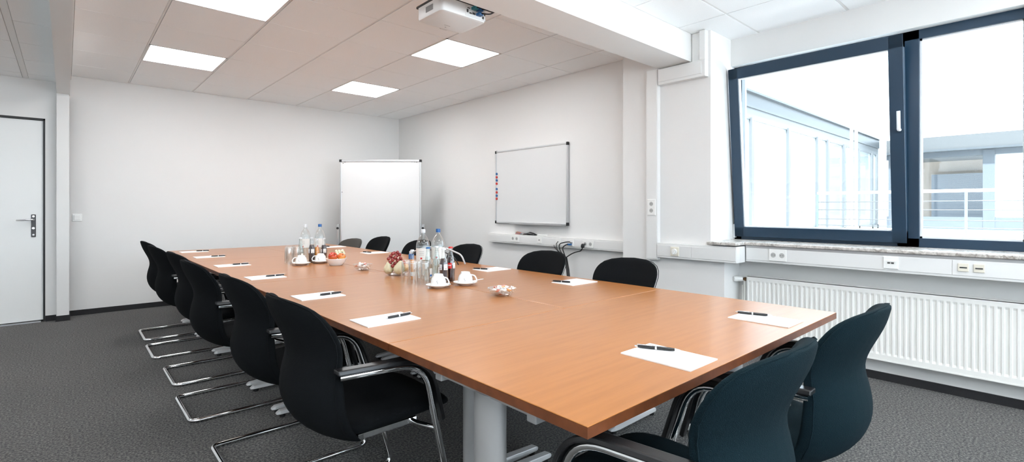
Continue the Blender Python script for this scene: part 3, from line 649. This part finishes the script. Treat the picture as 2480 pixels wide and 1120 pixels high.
pads = [((1.023, 1.95), (0.245, 0.175), 0.0, (1.085, 1.945), 0.12, 'white notepad nearest the camera on the left table side', 'pen on the notepad nearest the camera on the left table side'),
        ((1.025, 2.72), (0.235, 0.18), 0.0, (1.085, 2.70), 0.05, 'white notepad second from the camera on the left side', 'pen on the notepad second from the camera on the left side'),
        ((1.03, 3.70), (0.225, 0.19), 0.0, (1.09, 3.69), -0.03, 'white notepad third from the camera on the left side', 'pen on the notepad third from the camera on the left side'),
        ((1.04, 4.66), (0.245, 0.18), 0.0, (1.10, 4.65), -0.03, 'white notepad fourth from the camera on the left side', 'pen on the notepad fourth from the camera on the left side'),
        ((1.05, 5.62), (0.245, 0.19), 0.0, (1.12, 5.58), -0.03, 'white notepad second from the far end on the left side', 'pen on the notepad second from the far end on the left side'),
        ((1.05, 6.40), (0.25, 0.19), 0.0, (1.13, 6.38), -0.03, 'white notepad at the far left table end', 'pen on the notepad at the far left table end'),
        ((1.445, 0.852), (0.245, 0.172), PI / 2, (1.475, 0.915), PI - 1.10, 'white notepad on the nearest table edge before the front chair', 'pen lying diagonally on the nearest white notepad'),
        ((2.235, 0.857), (0.245, 0.17), PI / 2, (2.275, 0.925), PI - 1.25, 'white notepad nearest the radiator at the right table corner', 'pen on the notepad at the right corner, nearest the radiator'),
        ((2.45, 2.115), (0.245, 0.18), PI, (2.365, 2.15), 1.95, 'white notepad before the chair nearest the wall pillar', 'pen on the notepad before the chair nearest the pillar'),
        ((2.48, 2.99), (0.245, 0.18), PI, (2.40, 3.03), 2.05, 'white notepad before the chair by the hanging cables', 'pen on the notepad before the chair by the hanging cables'),
        ((2.47, 4.95), (0.245, 0.19), PI, (2.41, 5.0), 1.9, 'white notepad behind the grapes on the right table side', 'pen on the notepad behind the grapes'),
        ((2.47, 6.05), (0.245, 0.19), PI, (2.40, 6.10), 1.9, 'white notepad before the low brown chair', 'pen on the notepad before the low brown chair')]
for c, wd, rz, pl, prz, a, b in pads:
    notepad(c, wd[0], wd[1], rz, pl, prz, a, b)

# ------------------------------------------------------------------ crockery and drinks
def tumbler(x, y, label, group, r=0.033, h=0.142):
    o = mk('drinking_glass', LA([(0, h), (r * 0.78, h), (r * 0.84, h - 0.006), (r * 0.9, h * 0.6), (r, 0.0), (r - 0.002, 0.0), (r * 0.86, h * 0.6), (r * 0.78, h - 0.012), (0, h - 0.014)], 20), M['glass'], smooth='auto', loc=(x, y, TH + 0.001))
    return tag(o, label, 'glass', group)
GG = 'upturned tall glasses in the near cluster'
for (x, y, lb) in ((1.632, 2.745, 'upturned tall glass standing leftmost in the near cluster'), (1.69, 2.70, 'upturned tall glass at the front of the near cluster, beside the cup'),
                   (1.70, 2.80, 'upturned tall glass in the middle of the near cluster'), (1.64, 2.85, 'upturned tall glass at the back left of the near cluster')): tumbler(x, y, lb, GG)
GG = 'upturned tall glasses in the far cluster'
for (x, y, lb) in ((1.421, 4.437, 'upturned tall glass leftmost in the far cluster'), (1.466, 4.547, 'upturned tall glass at the back of the far cluster'), (1.500, 4.470, 'upturned tall glass beside the far cup')): tumbler(x, y, lb, GG, 0.036, 0.15)

def cup(x, y, rz, label, slabel, group):
    s_ = thing('saucer', slabel, 'saucer', (x, y, TH), 0, 'white saucers on the table')
    mk('saucer_plate', LA([(0, 0.002), (0.036, 0.0), (0.04, 0.002), (0.058, 0.011), (0.075, 0.018), (0.076, 0.020), (0.072, 0.0195), (0.055, 0.014), (0.034, 0.008), (0, 0.007)], 32), M['china'], s_, smooth='auto')
    t = thing('coffee_cup', label, 'cup', (x, y, TH + 0.012), rz, group)
    mk('cup_body', LA([(0, 0.064), (0.024, 0.064), (0.026, 0.070), (0.028, 0.070), (0.029, 0.062), (0.040, 0.048), (0.045, 0.030), (0.0475, 0.0), (0.0455, 0.0), (0.043, 0.030), (0.037, 0.046), (0.02, 0.058), (0, 0.059)], 28), M['china'], t, smooth='auto')
    mk('cup_handle', T(fillet([(0.034, 0, 0.052), (0.060, 0, 0.050), (0.074, 0, 0.022), (0.064, 0, 0.008), (0.045, 0, 0.012)], 0.02), 0.0042, 8), M['china'], t, smooth='auto')
    pts = []
    for k in range(10):
        u = k / 9; a = (u - 0.5) * 0.16 * 0 + math.sin(u * 2 * PI) * 0.07; z = 0.016 + 0.020 * u
        pts.append((0.0475 * math.cos(a - rz - 2.30), 0.0475 * math.sin(a - rz - 2.30), z))
    mk('cup_emblem', T(pts, 0.0009, 5), M['ink'], t)
    return t
GC = 'upturned white coffee cups'
cup(1.677, 2.528, -1.1, 'upturned white coffee cup in front of the cola bottles', 'white saucer in front of the cola bottles', GC)
cup(1.862, 2.505, -0.9, 'upturned white coffee cup right of the cola bottles', 'white saucer right of the cola bottles', GC)
cup(1.482, 4.31, 2.6, 'upturned white coffee cup beside the far glasses', 'white saucer beside the far glasses', GC)
cup(1.665, 4.36, 2.6, 'upturned white coffee cup beside the bowl of apples', 'white saucer beside the bowl of apples', GC)
def spoon(x, y, rz, label):
    t = thing('teaspoon', label, 'spoon', (x, y, TH + 0.021), rz, 'teaspoons on the saucers')
    mk('spoon_handle', T([(-0.05, 0, 0), (0.0, 0, 0.001), (0.06, 0, 0.002)], 0.0018, 6), M['chrome'], t)
    bm = bmesh.new(); bmesh.ops.create_uvsphere(bm, u_segments=10, v_segments=6, radius=1); bmesh.ops.scale(bm, vec=(0.016, 0.010, 0.003), verts=bm.verts[:]); bmesh.ops.translate(bm, vec=(0.072, 0, 0.002), verts=bm.verts[:])
    mk('spoon_bowl', bm, M['chrome'], t, smooth=True)
spoon(1.925, 2.49, 0.2, 'teaspoon on the saucer right of the cola bottles'); spoon(1.70, 2.58, 0.2, 'teaspoon behind the cup in front of the cola bottles')

def pet_bottle(x, y, cap, label, liquid_top, big=1.0, orange=False, group='large clear water bottles'):
    t = thing('water_bottle', label, 'bottle', (x, y, TH), 0, group); r = 0.045 * big; h = 0.335
    prof = [(0, 0.003), (r * 0.8, 0.0), (r, 0.012), (r, 0.06), (r * 0.97, 0.065), (r, 0.07), (r, 0.215), (r * 0.93, 0.24), (r * 0.68, 0.272), (r * 0.36, 0.292), (0.0135, 0.30), (0.0135, 0.312)]
    mk('bottle_body', LA(prof, 28), M['pet'], t, smooth='auto')
    mk('cap', LA([(0, 0.335), (0.015, 0.335), (0.016, 0.332), (0.016, 0.310), (0, 0.310)], 20), M[cap], t, smooth='auto')
    mk('water', LA([(0, 0.006), (r * 0.8, 0.004), (r * 0.96, 0.014), (r * 0.96, liquid_top), (0, liquid_top)], 24), M['water'], t, smooth='auto')
    a = -2.2
    lb = mk('bottle_label', LA([(r * 1.012, 0.125), (r * 1.012, 0.205)], 28, a0=a - 1.2, a1=a + 1.2), M['label'], t, smooth=True)
    bm = bmesh.new(); lathe(bm, [(r * 1.02, 0.130), (r * 1.02, 0.142)], 8, a0=a - 0.30, a1=a - 0.05); mk('label_emblem', bm, M['label_red'], lb)
    bm = bmesh.new()
    for k in range(3): lathe(bm, [(r * 1.02, 0.158 + k * 0.012), (r * 1.02, 0.160 + k * 0.012)], 10, a0=a - 0.5, a1=a + 0.2)
    mk('label_text', bm, M['grey'], lb)
    return t
pet_bottle(1.847, 2.975, 'capw', 'large clear water bottle with white cap in the near cluster', 0.215, 1.08)
pet_bottle(1.965, 2.965, 'capb', 'large clear water bottle with blue cap in the near cluster', 0.215, 1.08)
pet_bottle(1.618, 4.60, 'capw', 'large clear water bottle with white cap in the far cluster', 0.20)
b4 = pet_bottle(1.738, 4.57, 'capb', 'large clear water bottle with blue cap in the far cluster', 0.20)

def small_bottle(x, y, kind, label, group, cap='capb', s=1.0):
    t = thing('glass_bottle', label, 'bottle', (x, y, TH), 0, group); t.scale = (s, s, s)
    if kind == 'cola':
        prof = [(0, 0.003), (0.024, 0), (0.0275, 0.006), (0.0255, 0.03), (0.0275, 0.06), (0.029, 0.085), (0.0285, 0.12), (0.021, 0.15), (0.0145, 0.175), (0.0125, 0.20), (0.0135, 0.212), (0.0125, 0.218)]
        liq = [(0, 0.005), (0.023, 0.004), (0.0262, 0.009), (0.0243, 0.03), (0.0262, 0.06), (0.0275, 0.085), (0.027, 0.12), (0.0195, 0.15), (0.0178, 0.158), (0, 0.158)]
        mk('bottle_body', LA(prof, 24), M['pet'], t, smooth='auto'); mk('cola', LA(liq, 24), M['cola'], t, smooth='auto')
        for a, m in ((-2.75, 'label_silver'), (-1.6, 'label' if cap == 'capw' else 'label_silver')):
            pass
        if cap == 'red': specs = ((-2.55, 0.62, 'label_red'), (-1.25, 0.40, 'label'))
        else: specs = ((-3.0, 0.42, 'label_silver'), (-1.65, 0.5, 'label'))
        for a, hw_, m in specs:
            lb = mk('bottle_label', LA([(0.0293, 0.086), (0.0288, 0.122)], 12, a0=a - hw_, a1=a + hw_), M[m], t, smooth=True)
            if m == 'label_red':
                pts = []
                for k in range(22):
                    u = k / 21; aa = a - hw_ * 0.7 + u * hw_ * 1.4
                    pts.append((0.0296 * math.cos(aa), 0.0296 * math.sin(aa), 0.106 + 0.005 * math.sin(u * 26)))
                mk('label_script', T(pts, 0.0009, 5), M['label'], lb)
            else:
                mk('label_text', LA([(0.0296, 0.092), (0.0296, 0.095)], 8, a0=a - 0.25, a1=a + 0.2), M['ink'], lb)
    elif kind == 'orange':
        prof = [(0, 0.003), (0.026, 0), (0.028, 0.01), (0.028, 0.09), (0.024, 0.12), (0.014, 0.16), (0.0125, 0.20), (0.0135, 0.212)]
        mk('bottle_body', LA(prof, 24), M['pet'], t, smooth='auto'); mk('juice', LA([(0, 0.005), (0.026, 0.004), (0.0268, 0.012), (0.0268, 0.09), (0.023, 0.12), (0.016, 0.145), (0, 0.145)], 20), M['orange'], t, smooth='auto')
        mk('bottle_label', LA([(0.0284, 0.03), (0.0284, 0.06)], 12, a0=-3.0, a1=-1.2), M['label'], t)
    else:
        prof = [(0, 0.003), (0.025, 0), (0.028, 0.008), (0.028, 0.095), (0.026, 0.115), (0.0145, 0.175), (0.012, 0.20), (0.0135, 0.212), (0.0125, 0.218)]
        mk('bottle_body', LA(prof, 24), M['green_glass'], t, smooth='auto'); mk('water', LA([(0, 0.005), (0.024, 0.004), (0.0266, 0.01), (0.0266, 0.095), (0.0246, 0.115), (0.0160, 0.16), (0, 0.16)], 20), M['water'], t, smooth='auto')
        lb = mk('bottle_label', LA([(0.0284, 0.028), (0.0284, 0.085)], 8, a0=-1.75, a1=-1.05), M['label'], t, smooth=True)
        mk('label_text', LA([(0.0288, 0.032), (0.0288, 0.045)], 8, a0=-1.7, a1=-1.1), M['label_blue'], lb)
    mk('crown_cap', LA([(0, 0.224), (0.012, 0.224), (0.0155, 0.217), (0.0155, 0.213), (0, 0.213)], 20), M[cap], t, smooth='auto')
    return t
GW = 'small glass water bottles'; GK = 'small cola bottles'
small_bottle(1.782, 2.808, 'water', 'small glass water bottle with blue crown cap by the near glasses', GW, 'blue')
small_bottle(1.868, 2.838, 'water', 'small glass water bottle behind the left cola bottle', GW, 'capw')
small_bottle(1.805, 2.66, 'cola', 'small cola bottle with white labels and silver cap in the near cluster', GK, 'capw')
small_bottle(1.880, 2.69, 'cola', 'small cola bottle with red label and red cap in the near cluster', GK, 'red', 1.02)
small_bottle(1.535, 4.48, 'water', 'small glass water bottle by the far glasses', GW, 'capw')
small_bottle(1.618, 4.44, 'cola', 'small cola bottle behind the far coffee cups', GK, 'capw')
small_bottle(1.672, 4.47, 'orange', 'small bottle of orange juice in the far cluster', 'small juice bottles', 'capw', 0.92)
small_bottle(1.728, 4.45, 'cola', 'small dark cola bottle in front of the far blue-capped bottle', GK, 'capw', 0.95)
small_bottle(1.735, 2.93, 'orange', 'small bottle of orange juice seen through the near glasses', 'small juice bottles', 'capw', 0.9)

# ------------------------------------------------------------------ fruit
def sphere(bm, c, r, sc=(1, 1, 1), seg=12):
    m = Matrix.Translation(c) @ Matrix.Diagonal((*sc, 1))
    bmesh.ops.create_uvsphere(bm, u_segments=seg, v_segments=seg * 2 // 3, radius=r, matrix=m)
def apple(x, y, z, r, m, rot, label, group):
    t = thing('apple', label, 'apple', (x, y, z), 0, group); t.rotation_euler = rot
    pr = [(0, -0.78), (0.25, -0.88), (0.6, -0.78), (0.92, -0.35), (1.0, 0.1), (0.88, 0.55), (0.6, 0.83), (0.3, 0.86), (0.1, 0.72), (0, 0.62)]
    mk('apple_flesh', LA([(a * r, b * r) for a, b in pr], 20), M[m], t, smooth=True)
    mk('apple_stem', T([(0, 0, r * 0.62), (0.002, 0, r * 1.05)], 0.0018, 6), M['stem'], t)
def pear(x, y, z, r, rot, label, group):
    t = thing('pear', label, 'pear', (x, y, z), 0, group); t.rotation_euler = rot
    pr = [(0, -0.85), (0.3, -0.93), (0.7, -0.75), (0.98, -0.25), (0.95, 0.25), (0.7, 0.75), (0.5, 1.1), (0.38, 1.35), (0.2, 1.5), (0, 1.5)]
    mk('pear_flesh', LA([(a * r, b * r) for a, b in pr], 20), M['pear'], t, smooth=True)
    mk('pear_stem', T([(0, 0, r * 1.45), (0.003, 0, r * 1.8)], 0.0018, 6), M['stem'], t)
t = thing('glass_dish', 'round glass dish holding pears, apples and red grapes', 'dish', (1.767, 3.205, TH))
mk('dish_body', LA([(0, 0.0), (0.055, 0.0), (0.062, 0.004), (0.078, 0.026), (0.080, 0.030), (0.076, 0.029), (0.058, 0.009), (0, 0.006)], 32), M['glass'], t, smooth='auto')
GP = 'pears in the glass dish'
pear(1.757, 3.145, TH + 0.050, 0.040, (0.25, 0.12, 0), 'pale pear at the front of the glass dish', GP)
pear(1.712, 3.215, TH + 0.048, 0.036, (0.3, -0.2, 0), 'greenish pear at the left of the glass dish', GP)
apple(1.834, 3.185, TH + 0.045, 0.032, 'apple2', (-0.9, 0.5, 0), 'orange red apple at the right of the glass dish', 'apples in the glass dish')
apple(1.822, 3.235, TH + 0.075, 0.034, 'apple', (0.9, -0.3, 0), 'red apple behind, upper right in the glass dish', 'apples in the glass dish')
t = thing('grape_bunch', 'bunch of red grapes heaped on the pears', 'grapes', (1.757, 3.205, TH + 0.10))
mk('grape_stem', T([(-0.03, 0, -0.02), (0, 0, 0.02), (0.03, 0.01, 0.045)], 0.002, 6), M['stem'], t)
gp = [(-.045, -.01, -.005), (-.052, .0, .022), (-.032, .005, .040), (-.030, -.02, .012), (-.015, -.025, -.012), (-.036, -.03, -.028), (-.010, -.02, .030), (.006, -.028, .008), (.018, -.015, -.004), (.012, -.005, .040), (.0, .012, .058), (.022, .005, .062), (.038, .002, .046), (.034, -.018, .022), (.046, .0, .012), (.052, .01, -.006), (.016, .02, .02), (-.012, .02, .02), (.03, .02, .0), (-.05, .02, -.02), (.005, -.03, -.02), (-.022, -.005, .056)]
for q in gp:
    bm = bmesh.new(); sphere(bm, Vector((0, 0, 0)), 0.0125, (1, 1, 1.08)); mk('grape', bm, M['grape'], t, smooth=True, loc=q)
t = thing('fruit_bowl', 'white porcelain bowl filled with apples, pear and pale grapes', 'bowl', (1.697, 4.10, TH))
mk('bowl_body', LA([(0, 0.0), (0.048, 0.0), (0.052, 0.003), (0.073, 0.030), (0.086, 0.058), (0.083, 0.059), (0.068, 0.034), (0.045, 0.010), (0, 0.008)], 32), M['china'], t, smooth='auto')
apple(1.660, 4.085, TH + 0.074, 0.038, 'apple', (0.9, 0.35, 0), 'large red apple at the left of the white bowl', 'apples in the white bowl')
apple(1.735, 4.085, TH + 0.066, 0.034, 'apple2', (0.7, 0.2, 0), 'yellowish apple at the front of the white bowl', 'apples in the white bowl')
apple(1.690, 4.15, TH + 0.070, 0.035, 'apple2', (0.2, 0.2, 0), 'orange apple at the back of the white bowl', 'apples in the white bowl')
t = thing('grape_bunch', 'bunch of pale green grapes in the white bowl', 'grapes', (1.75, 4.135, TH + 0.085))
mk('grape_stem', T([(-0.02, 0, -0.01), (0, 0, 0.02)], 0.002, 6), M['stem'], t)
for k in range(12):
    bm = bmesh.new(); sphere(bm, Vector((0, 0, 0)), 0.012); mk('grape', bm, M['ggrape'], t, smooth=True, loc=(-0.03 + 0.018 * (k % 4), -0.012 + 0.016 * (k // 4 % 3), 0.004 + 0.013 * (k % 3)))

# candy bowls
def candy_bowl(x, y, r, h, n, label, cl, flare):
    t = thing('candy_bowl', label, 'bowl', (x, y, TH), 0, 'glass candy bowls')
    prof = [(0, 0.0), (r * 0.52, 0.0), (r * 0.58, 0.003), (r * 0.85, h * 0.55), (r, h), (r * 0.97, h), (r * 0.8, h * 0.55), (r * 0.52, 0.007), (0, 0.006)]
    bm = LA(prof, 36)
    if flare:
        for v in bm.verts:
            if v.co.z > h * 0.3:
                a = math.atan2(v.co.y, v.co.x); k = 1 + 0.05 * math.sin(a * 12); v.co.x *= k; v.co.y *= k
    mk('bowl_body', bm, M['glass'], t, smooth='auto')
    rnd = random.Random(int(x * 1000)); protos = {}
    pos = []
    for k in range(n):
        lay = 0 if k < n * 0.35 else 1 if k < n * 0.75 else 2
        cnt = max(1, int(n * (0.35 if lay == 0 else 0.4 if lay == 1 else 0.25)))
        a = 2 * PI * k / cnt + lay * 0.5; rr = r * (0.36 if lay == 0 else 0.56 if lay == 1 else 0.28) * (0.55 + 0.45 * rnd.random())
        pos.append((x + rr * math.cos(a), y + rr * math.sin(a), TH + 0.018 + lay * h * 0.34, rnd.random() * 6))
    first = {}
    for k, p in enumerate(pos):
        key = ['wrap', 'wrapr', 'wrap', 'wrap', 'wrap', 'wrapo', 'wrap'][k % 7]
        if key not in first:
            bm = bmesh.new(); rg = []
            for u, rr in ((-0.026, 0.009), (-0.017, 0.0075), (-0.012, 0.003), (-0.008, 0.0075), (0, 0.010), (0.008, 0.0075), (0.012, 0.003), (0.017, 0.0075), (0.026, 0.009)):
                rg.append([(u + (rnd.random() - .5) * 0.003 * (abs(u) > .015), rr * math.cos(q) * (1 + .35 * rnd.random()), (rr * (0.35 if abs(u) > 0.015 else 0.8)) * math.sin(q) + (rnd.random() - .5) * 0.006 * (abs(u) > .015)) for q in [2 * PI * j / 8 for j in range(8)]])
            loft(bm, rg); o = mk('wrapped_candy', bm, M[key]); first[key] = o
        else:
            o = first[key].copy(); COL.objects.link(o)
        o.location = p[:3]; o.rotation_euler = ((rnd.random() - .5) * 0.7, (rnd.random() - .5) * 0.7, p[3])
        c = {'wrap': 'white', 'wrapr': 'red', 'wrapo': 'orange'}[key]
        tag(o, '%s wrapped sweet %s' % (c, cl), 'candy', '%s wrapped sweets %s' % (c, cl))
candy_bowl(1.788, 2.068, 0.080, 0.042, 38, 'scalloped glass bowl heaped with wrapped sweets, nearest the camera', 'in the scalloped bowl nearest the camera', True)
candy_bowl(1.712, 3.635, 0.075, 0.048, 16, 'plain round glass bowl of sweets in the table middle', 'in the plain glass bowl in the table middle', False)

# video cables arching over the table
def arch(pts, r, m, label):
    return tag(mk('video_cable', T(fillet([Vector(p) for p in pts], 0.25, 12), r, 8), m, smooth=True), label, 'cable', 'video cables lying on the table')
arch([(2.503, 3.37, TH + 0.009), (2.495, 3.41, TH + 0.085), (2.475, 3.65, TH + 0.14), (2.455, 3.95, TH + 0.12), (2.445, 4.12, TH + 0.065)], 0.007, M['capw'], 'light grey cable arching over the table behind the cola bottles')
arch([(2.455, 3.40, TH + 0.006), (2.45, 3.45, TH + 0.065), (2.445, 3.66, TH + 0.115), (2.435, 3.93, TH + 0.10), (2.43, 4.10, TH + 0.05)], 0.0045, M['black'], 'black cable arching under the light grey one on the table')
t = thing('video_plug', 'blue video plug behind the near glasses', 'plug', (2.435, 4.13, TH), 0.5)
mk('plug_body', B((-0.025, 0.025, -0.018, 0.018, 0.0, 0.05)), M['label_blue'], t, bevel=0.006)
mk('plug_shell', B((-0.015, 0.015, -0.014, 0.014, 0.05, 0.075)), M['capw'], t, bevel=0.003)

# ------------------------------------------------------------------ projector
t = thing('projector', 'white ceiling projector with black mount and blue plugs', 'projector', (1.92, 2.735, 2.45))
bm = bmesh.new()
def rrect(hx, hy, r, n=5):
    out = []
    for sx, sy, a0 in ((1, 1, 0), (-1, 1, PI / 2), (-1, -1, PI), (1, -1, 1.5 * PI)):
        for k in range(n + 1):
            a = a0 + PI / 2 * k / n; out.append((sx * (hx - r) + r * math.cos(a), sy * (hy - r) + r * math.sin(a)))
    return out
loft(bm, [[(x, y, z) for x, y in rrect(hx, hy, 0.03)] for hx, hy, z in ((0.165, 0.130, 0.0), (0.176, 0.142, 0.006), (0.180, 0.147, 0.018), (0.180, 0.147, 0.088))])
body = mk('projector_body', bm, M['proj'], t, smooth='auto')
mk('top_cover', B((-0.183, 0.175, -0.150, 0.150, 0.088, 0.104)), M['black'], t, bevel=0.004)
mk('mount_plate', B((-0.12, 0.05, -0.155, 0.08, 0.104, 0.125), (-0.03, 0.03, -0.03, 0.03, 0.12, 0.27), (-0.09, 0.09, -0.09, 0.09, 0.245, 0.25)), M['black'], t)
pn = mk('connector_panel', B((0.005, 0.168, -0.149, -0.146, 0.012, 0.082)), M['proj'], body)
for k, (x, z, w_, h_) in enumerate(((0.02, 0.045, 0.014, 0.02), (0.045, 0.035, 0.02, 0.009), (0.072, 0.038, 0.026, 0.014), (0.148, 0.03, 0.012, 0.018), (0.162, 0.055, 0.01, 0.018), (0.03, 0.065, 0.02, 0.006))):
    mk('port', B((x - w_ / 2, x + w_ / 2, -0.1505, -0.148, z - h_ / 2, z + h_ / 2)), M['slot'], body)
for k, (x, z, m_) in enumerate(((0.068, 0.068, 'teal'), (0.108, 0.066, 'blue'), (0.108, 0.038, 'blue'))):
    mk('cable_plug', B((x - 0.018, x + 0.018, -0.185, -0.148, z - 0.009, z + 0.009)), M[m_], t, bevel=0.003)
mk('vent', B(*[(-0.183, -0.179, -0.05 + 0.006 * k, -0.047 + 0.006 * k, 0.03, 0.066) for k in range(14)]), M['grey'], body)
mk('underside_script', B(*[(-0.02 + 0.007 * k, -0.0155 + 0.007 * k, 0.055, 0.061, -0.0006, 0.0) for k in range(7)], (0.005, 0.017, 0.086, 0.094, -0.0006, 0.0)), M['grey'], body)
mk('lens_grille', B((0.0, 0.06, 0.12, 0.15, 0.0, 0.02)), M['proj'], body, bevel=0.006)
for z, k in ((0.068, 0), (0.066, 1), (0.038, 2)):
    x = (0.068, 0.108, 0.108)[k]
    cable('projector_cable', [(1.92 + x, 2.735 - 0.185, 2.45 + z), (1.92 + x + 0.05, 2.735 - 0.21, 2.45 + z), (2.14 + 0.012 * k, 2.56, 2.45 + 0.075 + 0.01 * k), (2.05, 2.62, 2.56 + 0.01 * k), (1.98, 2.70, 2.575)], 0.0045, M['black'],
          ['upper black cable looping from the projector to its mount', 'middle black cable looping from the projector to its mount', 'lower black cable looping from the projector to its mount'][k], group='projector cables', rad=0.03)

# ------------------------------------------------------------------ outside
struct('terrace', B((4.75, 26, -14, 12, 0.42, 0.60), (-8, 4.75, -14, -3.3, 0.42, 0.60)), M['o_terrace'], 'pale roof terrace outside the window', 'terrace')  # strip behind the rear wall is unseen, added to bounce light indoors
t = thing('railing', 'steel terrace railing with white handrail outside the window', 'railing', (12.2, 0, 0.60))
cy0, cy1 = 3.58, -8.0
mk('handrail', T([(0, cy0, 0.935), (0, cy1, 0.935)], 0.03, 10), M['o_white'], t)
for z in (0.745, 0.58, 0.384, 0.25): mk('rail_wire', T([(0, cy0, z), (0, cy1, z)], 0.010, 6), M['o_fascia'], t)
for y in (cy0, 1.18, -0.8, -2.8, -4.8, -6.8): mk('rail_post', B((-0.02, 0.02, y - 0.02, y + 0.02, 0, 0.92)), M['o_frame'], t)
# left wing, parallel to X
t = thing('glass_wing', 'glazed wing of the building with dark roof edge, outside on the left', 'building', (8.7, 3.75, 0.6))
mk('roof_fascia', B((0, 9.8, 0, 1.5, 2.43, 2.72), (-0.05, 9.8, -0.06, 1.5, 2.68, 2.72)), M['o_fascia'], t)
mk('lintel_band', B((0, 9.8, 0.03, 0.2, 2.22, 2.43)), M['o_mull'], t)
xs = [0.55, 2.35, 4.15, 4.9, 6.2, 7.6, 9.0, 9.6]
for x in xs: mk('mullion', B((x - 0.05, x + 0.05, 0.0, 0.12, 0, 2.25)), M['o_mull'], t)
mk('sill_rail', B((0, 9.8, 0.0, 0.14, 0, 0.12), (0.55, 4.15, 0.0, 0.1, 0.12, 0.18)), M['o_mull'], t)
prev = 0.0
for x in xs + [9.8]:
    mk('glass_panel', B((prev + 0.05, x - 0.05, 0.05, 0.07, 0.12, 2.22)), M['o_glass'], t); prev = x
for x in (5.35, 5.75, 8.3, 8.7): 
    bm = bmesh.new(); cyl(bm, (x, -0.35, 0), (x, -0.35, 2.7), 0.035, 12); mk('support_post', bm, M['o_white'], t)
# far building parallel to our wall
t = thing('office_building', 'pale office building with long fascia and windows across the terrace', 'building', (19.0, 0, 0.6))
mk('roof_fascia', B((-0.3, 3, -14, 3.7, 2.28, 2.68)), M['o_fascia2'], t)
mk('fascia_lip', B((-0.34, 3, -14, 3.7, 2.25, 2.30)), M['o_fascia'], t)
mk('parapet_wall', B((0, 0.3, -14, 3.7, 0, 0.36)), M['o_blue'], t)
for y in (3.5, 1.37, -1.5, -4.2, -7): mk('facade_pier', B((-0.02, 0.28, y - 0.12, y + 0.12, 0, 2.24)), M['o_blue'], t)
mk('window_head', B((0, 0.3, -14, 3.7, 2.10, 2.25)), M['o_blue'], t)
mk('inside_wall', B((2.0, 2.1, 1.45, 3.7, 0, 2.24)), M['o_beige'], t)
mk('inside_shelf', B((1.5, 1.9, 1.50, 2.80, 0.1, 1.68)), M['o_shelf'], t)
mk('inside_ceiling', B((0.32, 2.0, 1.45, 3.68, 2.12, 2.16)), M['o_fascia2'], t)
mk('slatted_screen', B((0.5, 0.6, -1.6, 0.85, 0.36, 0.85)), M['o_slat'], t)
mk('window_pane', B((0.1, 0.12, 1.50, 3.37, 0.36, 2.1)), M['pane'], t)
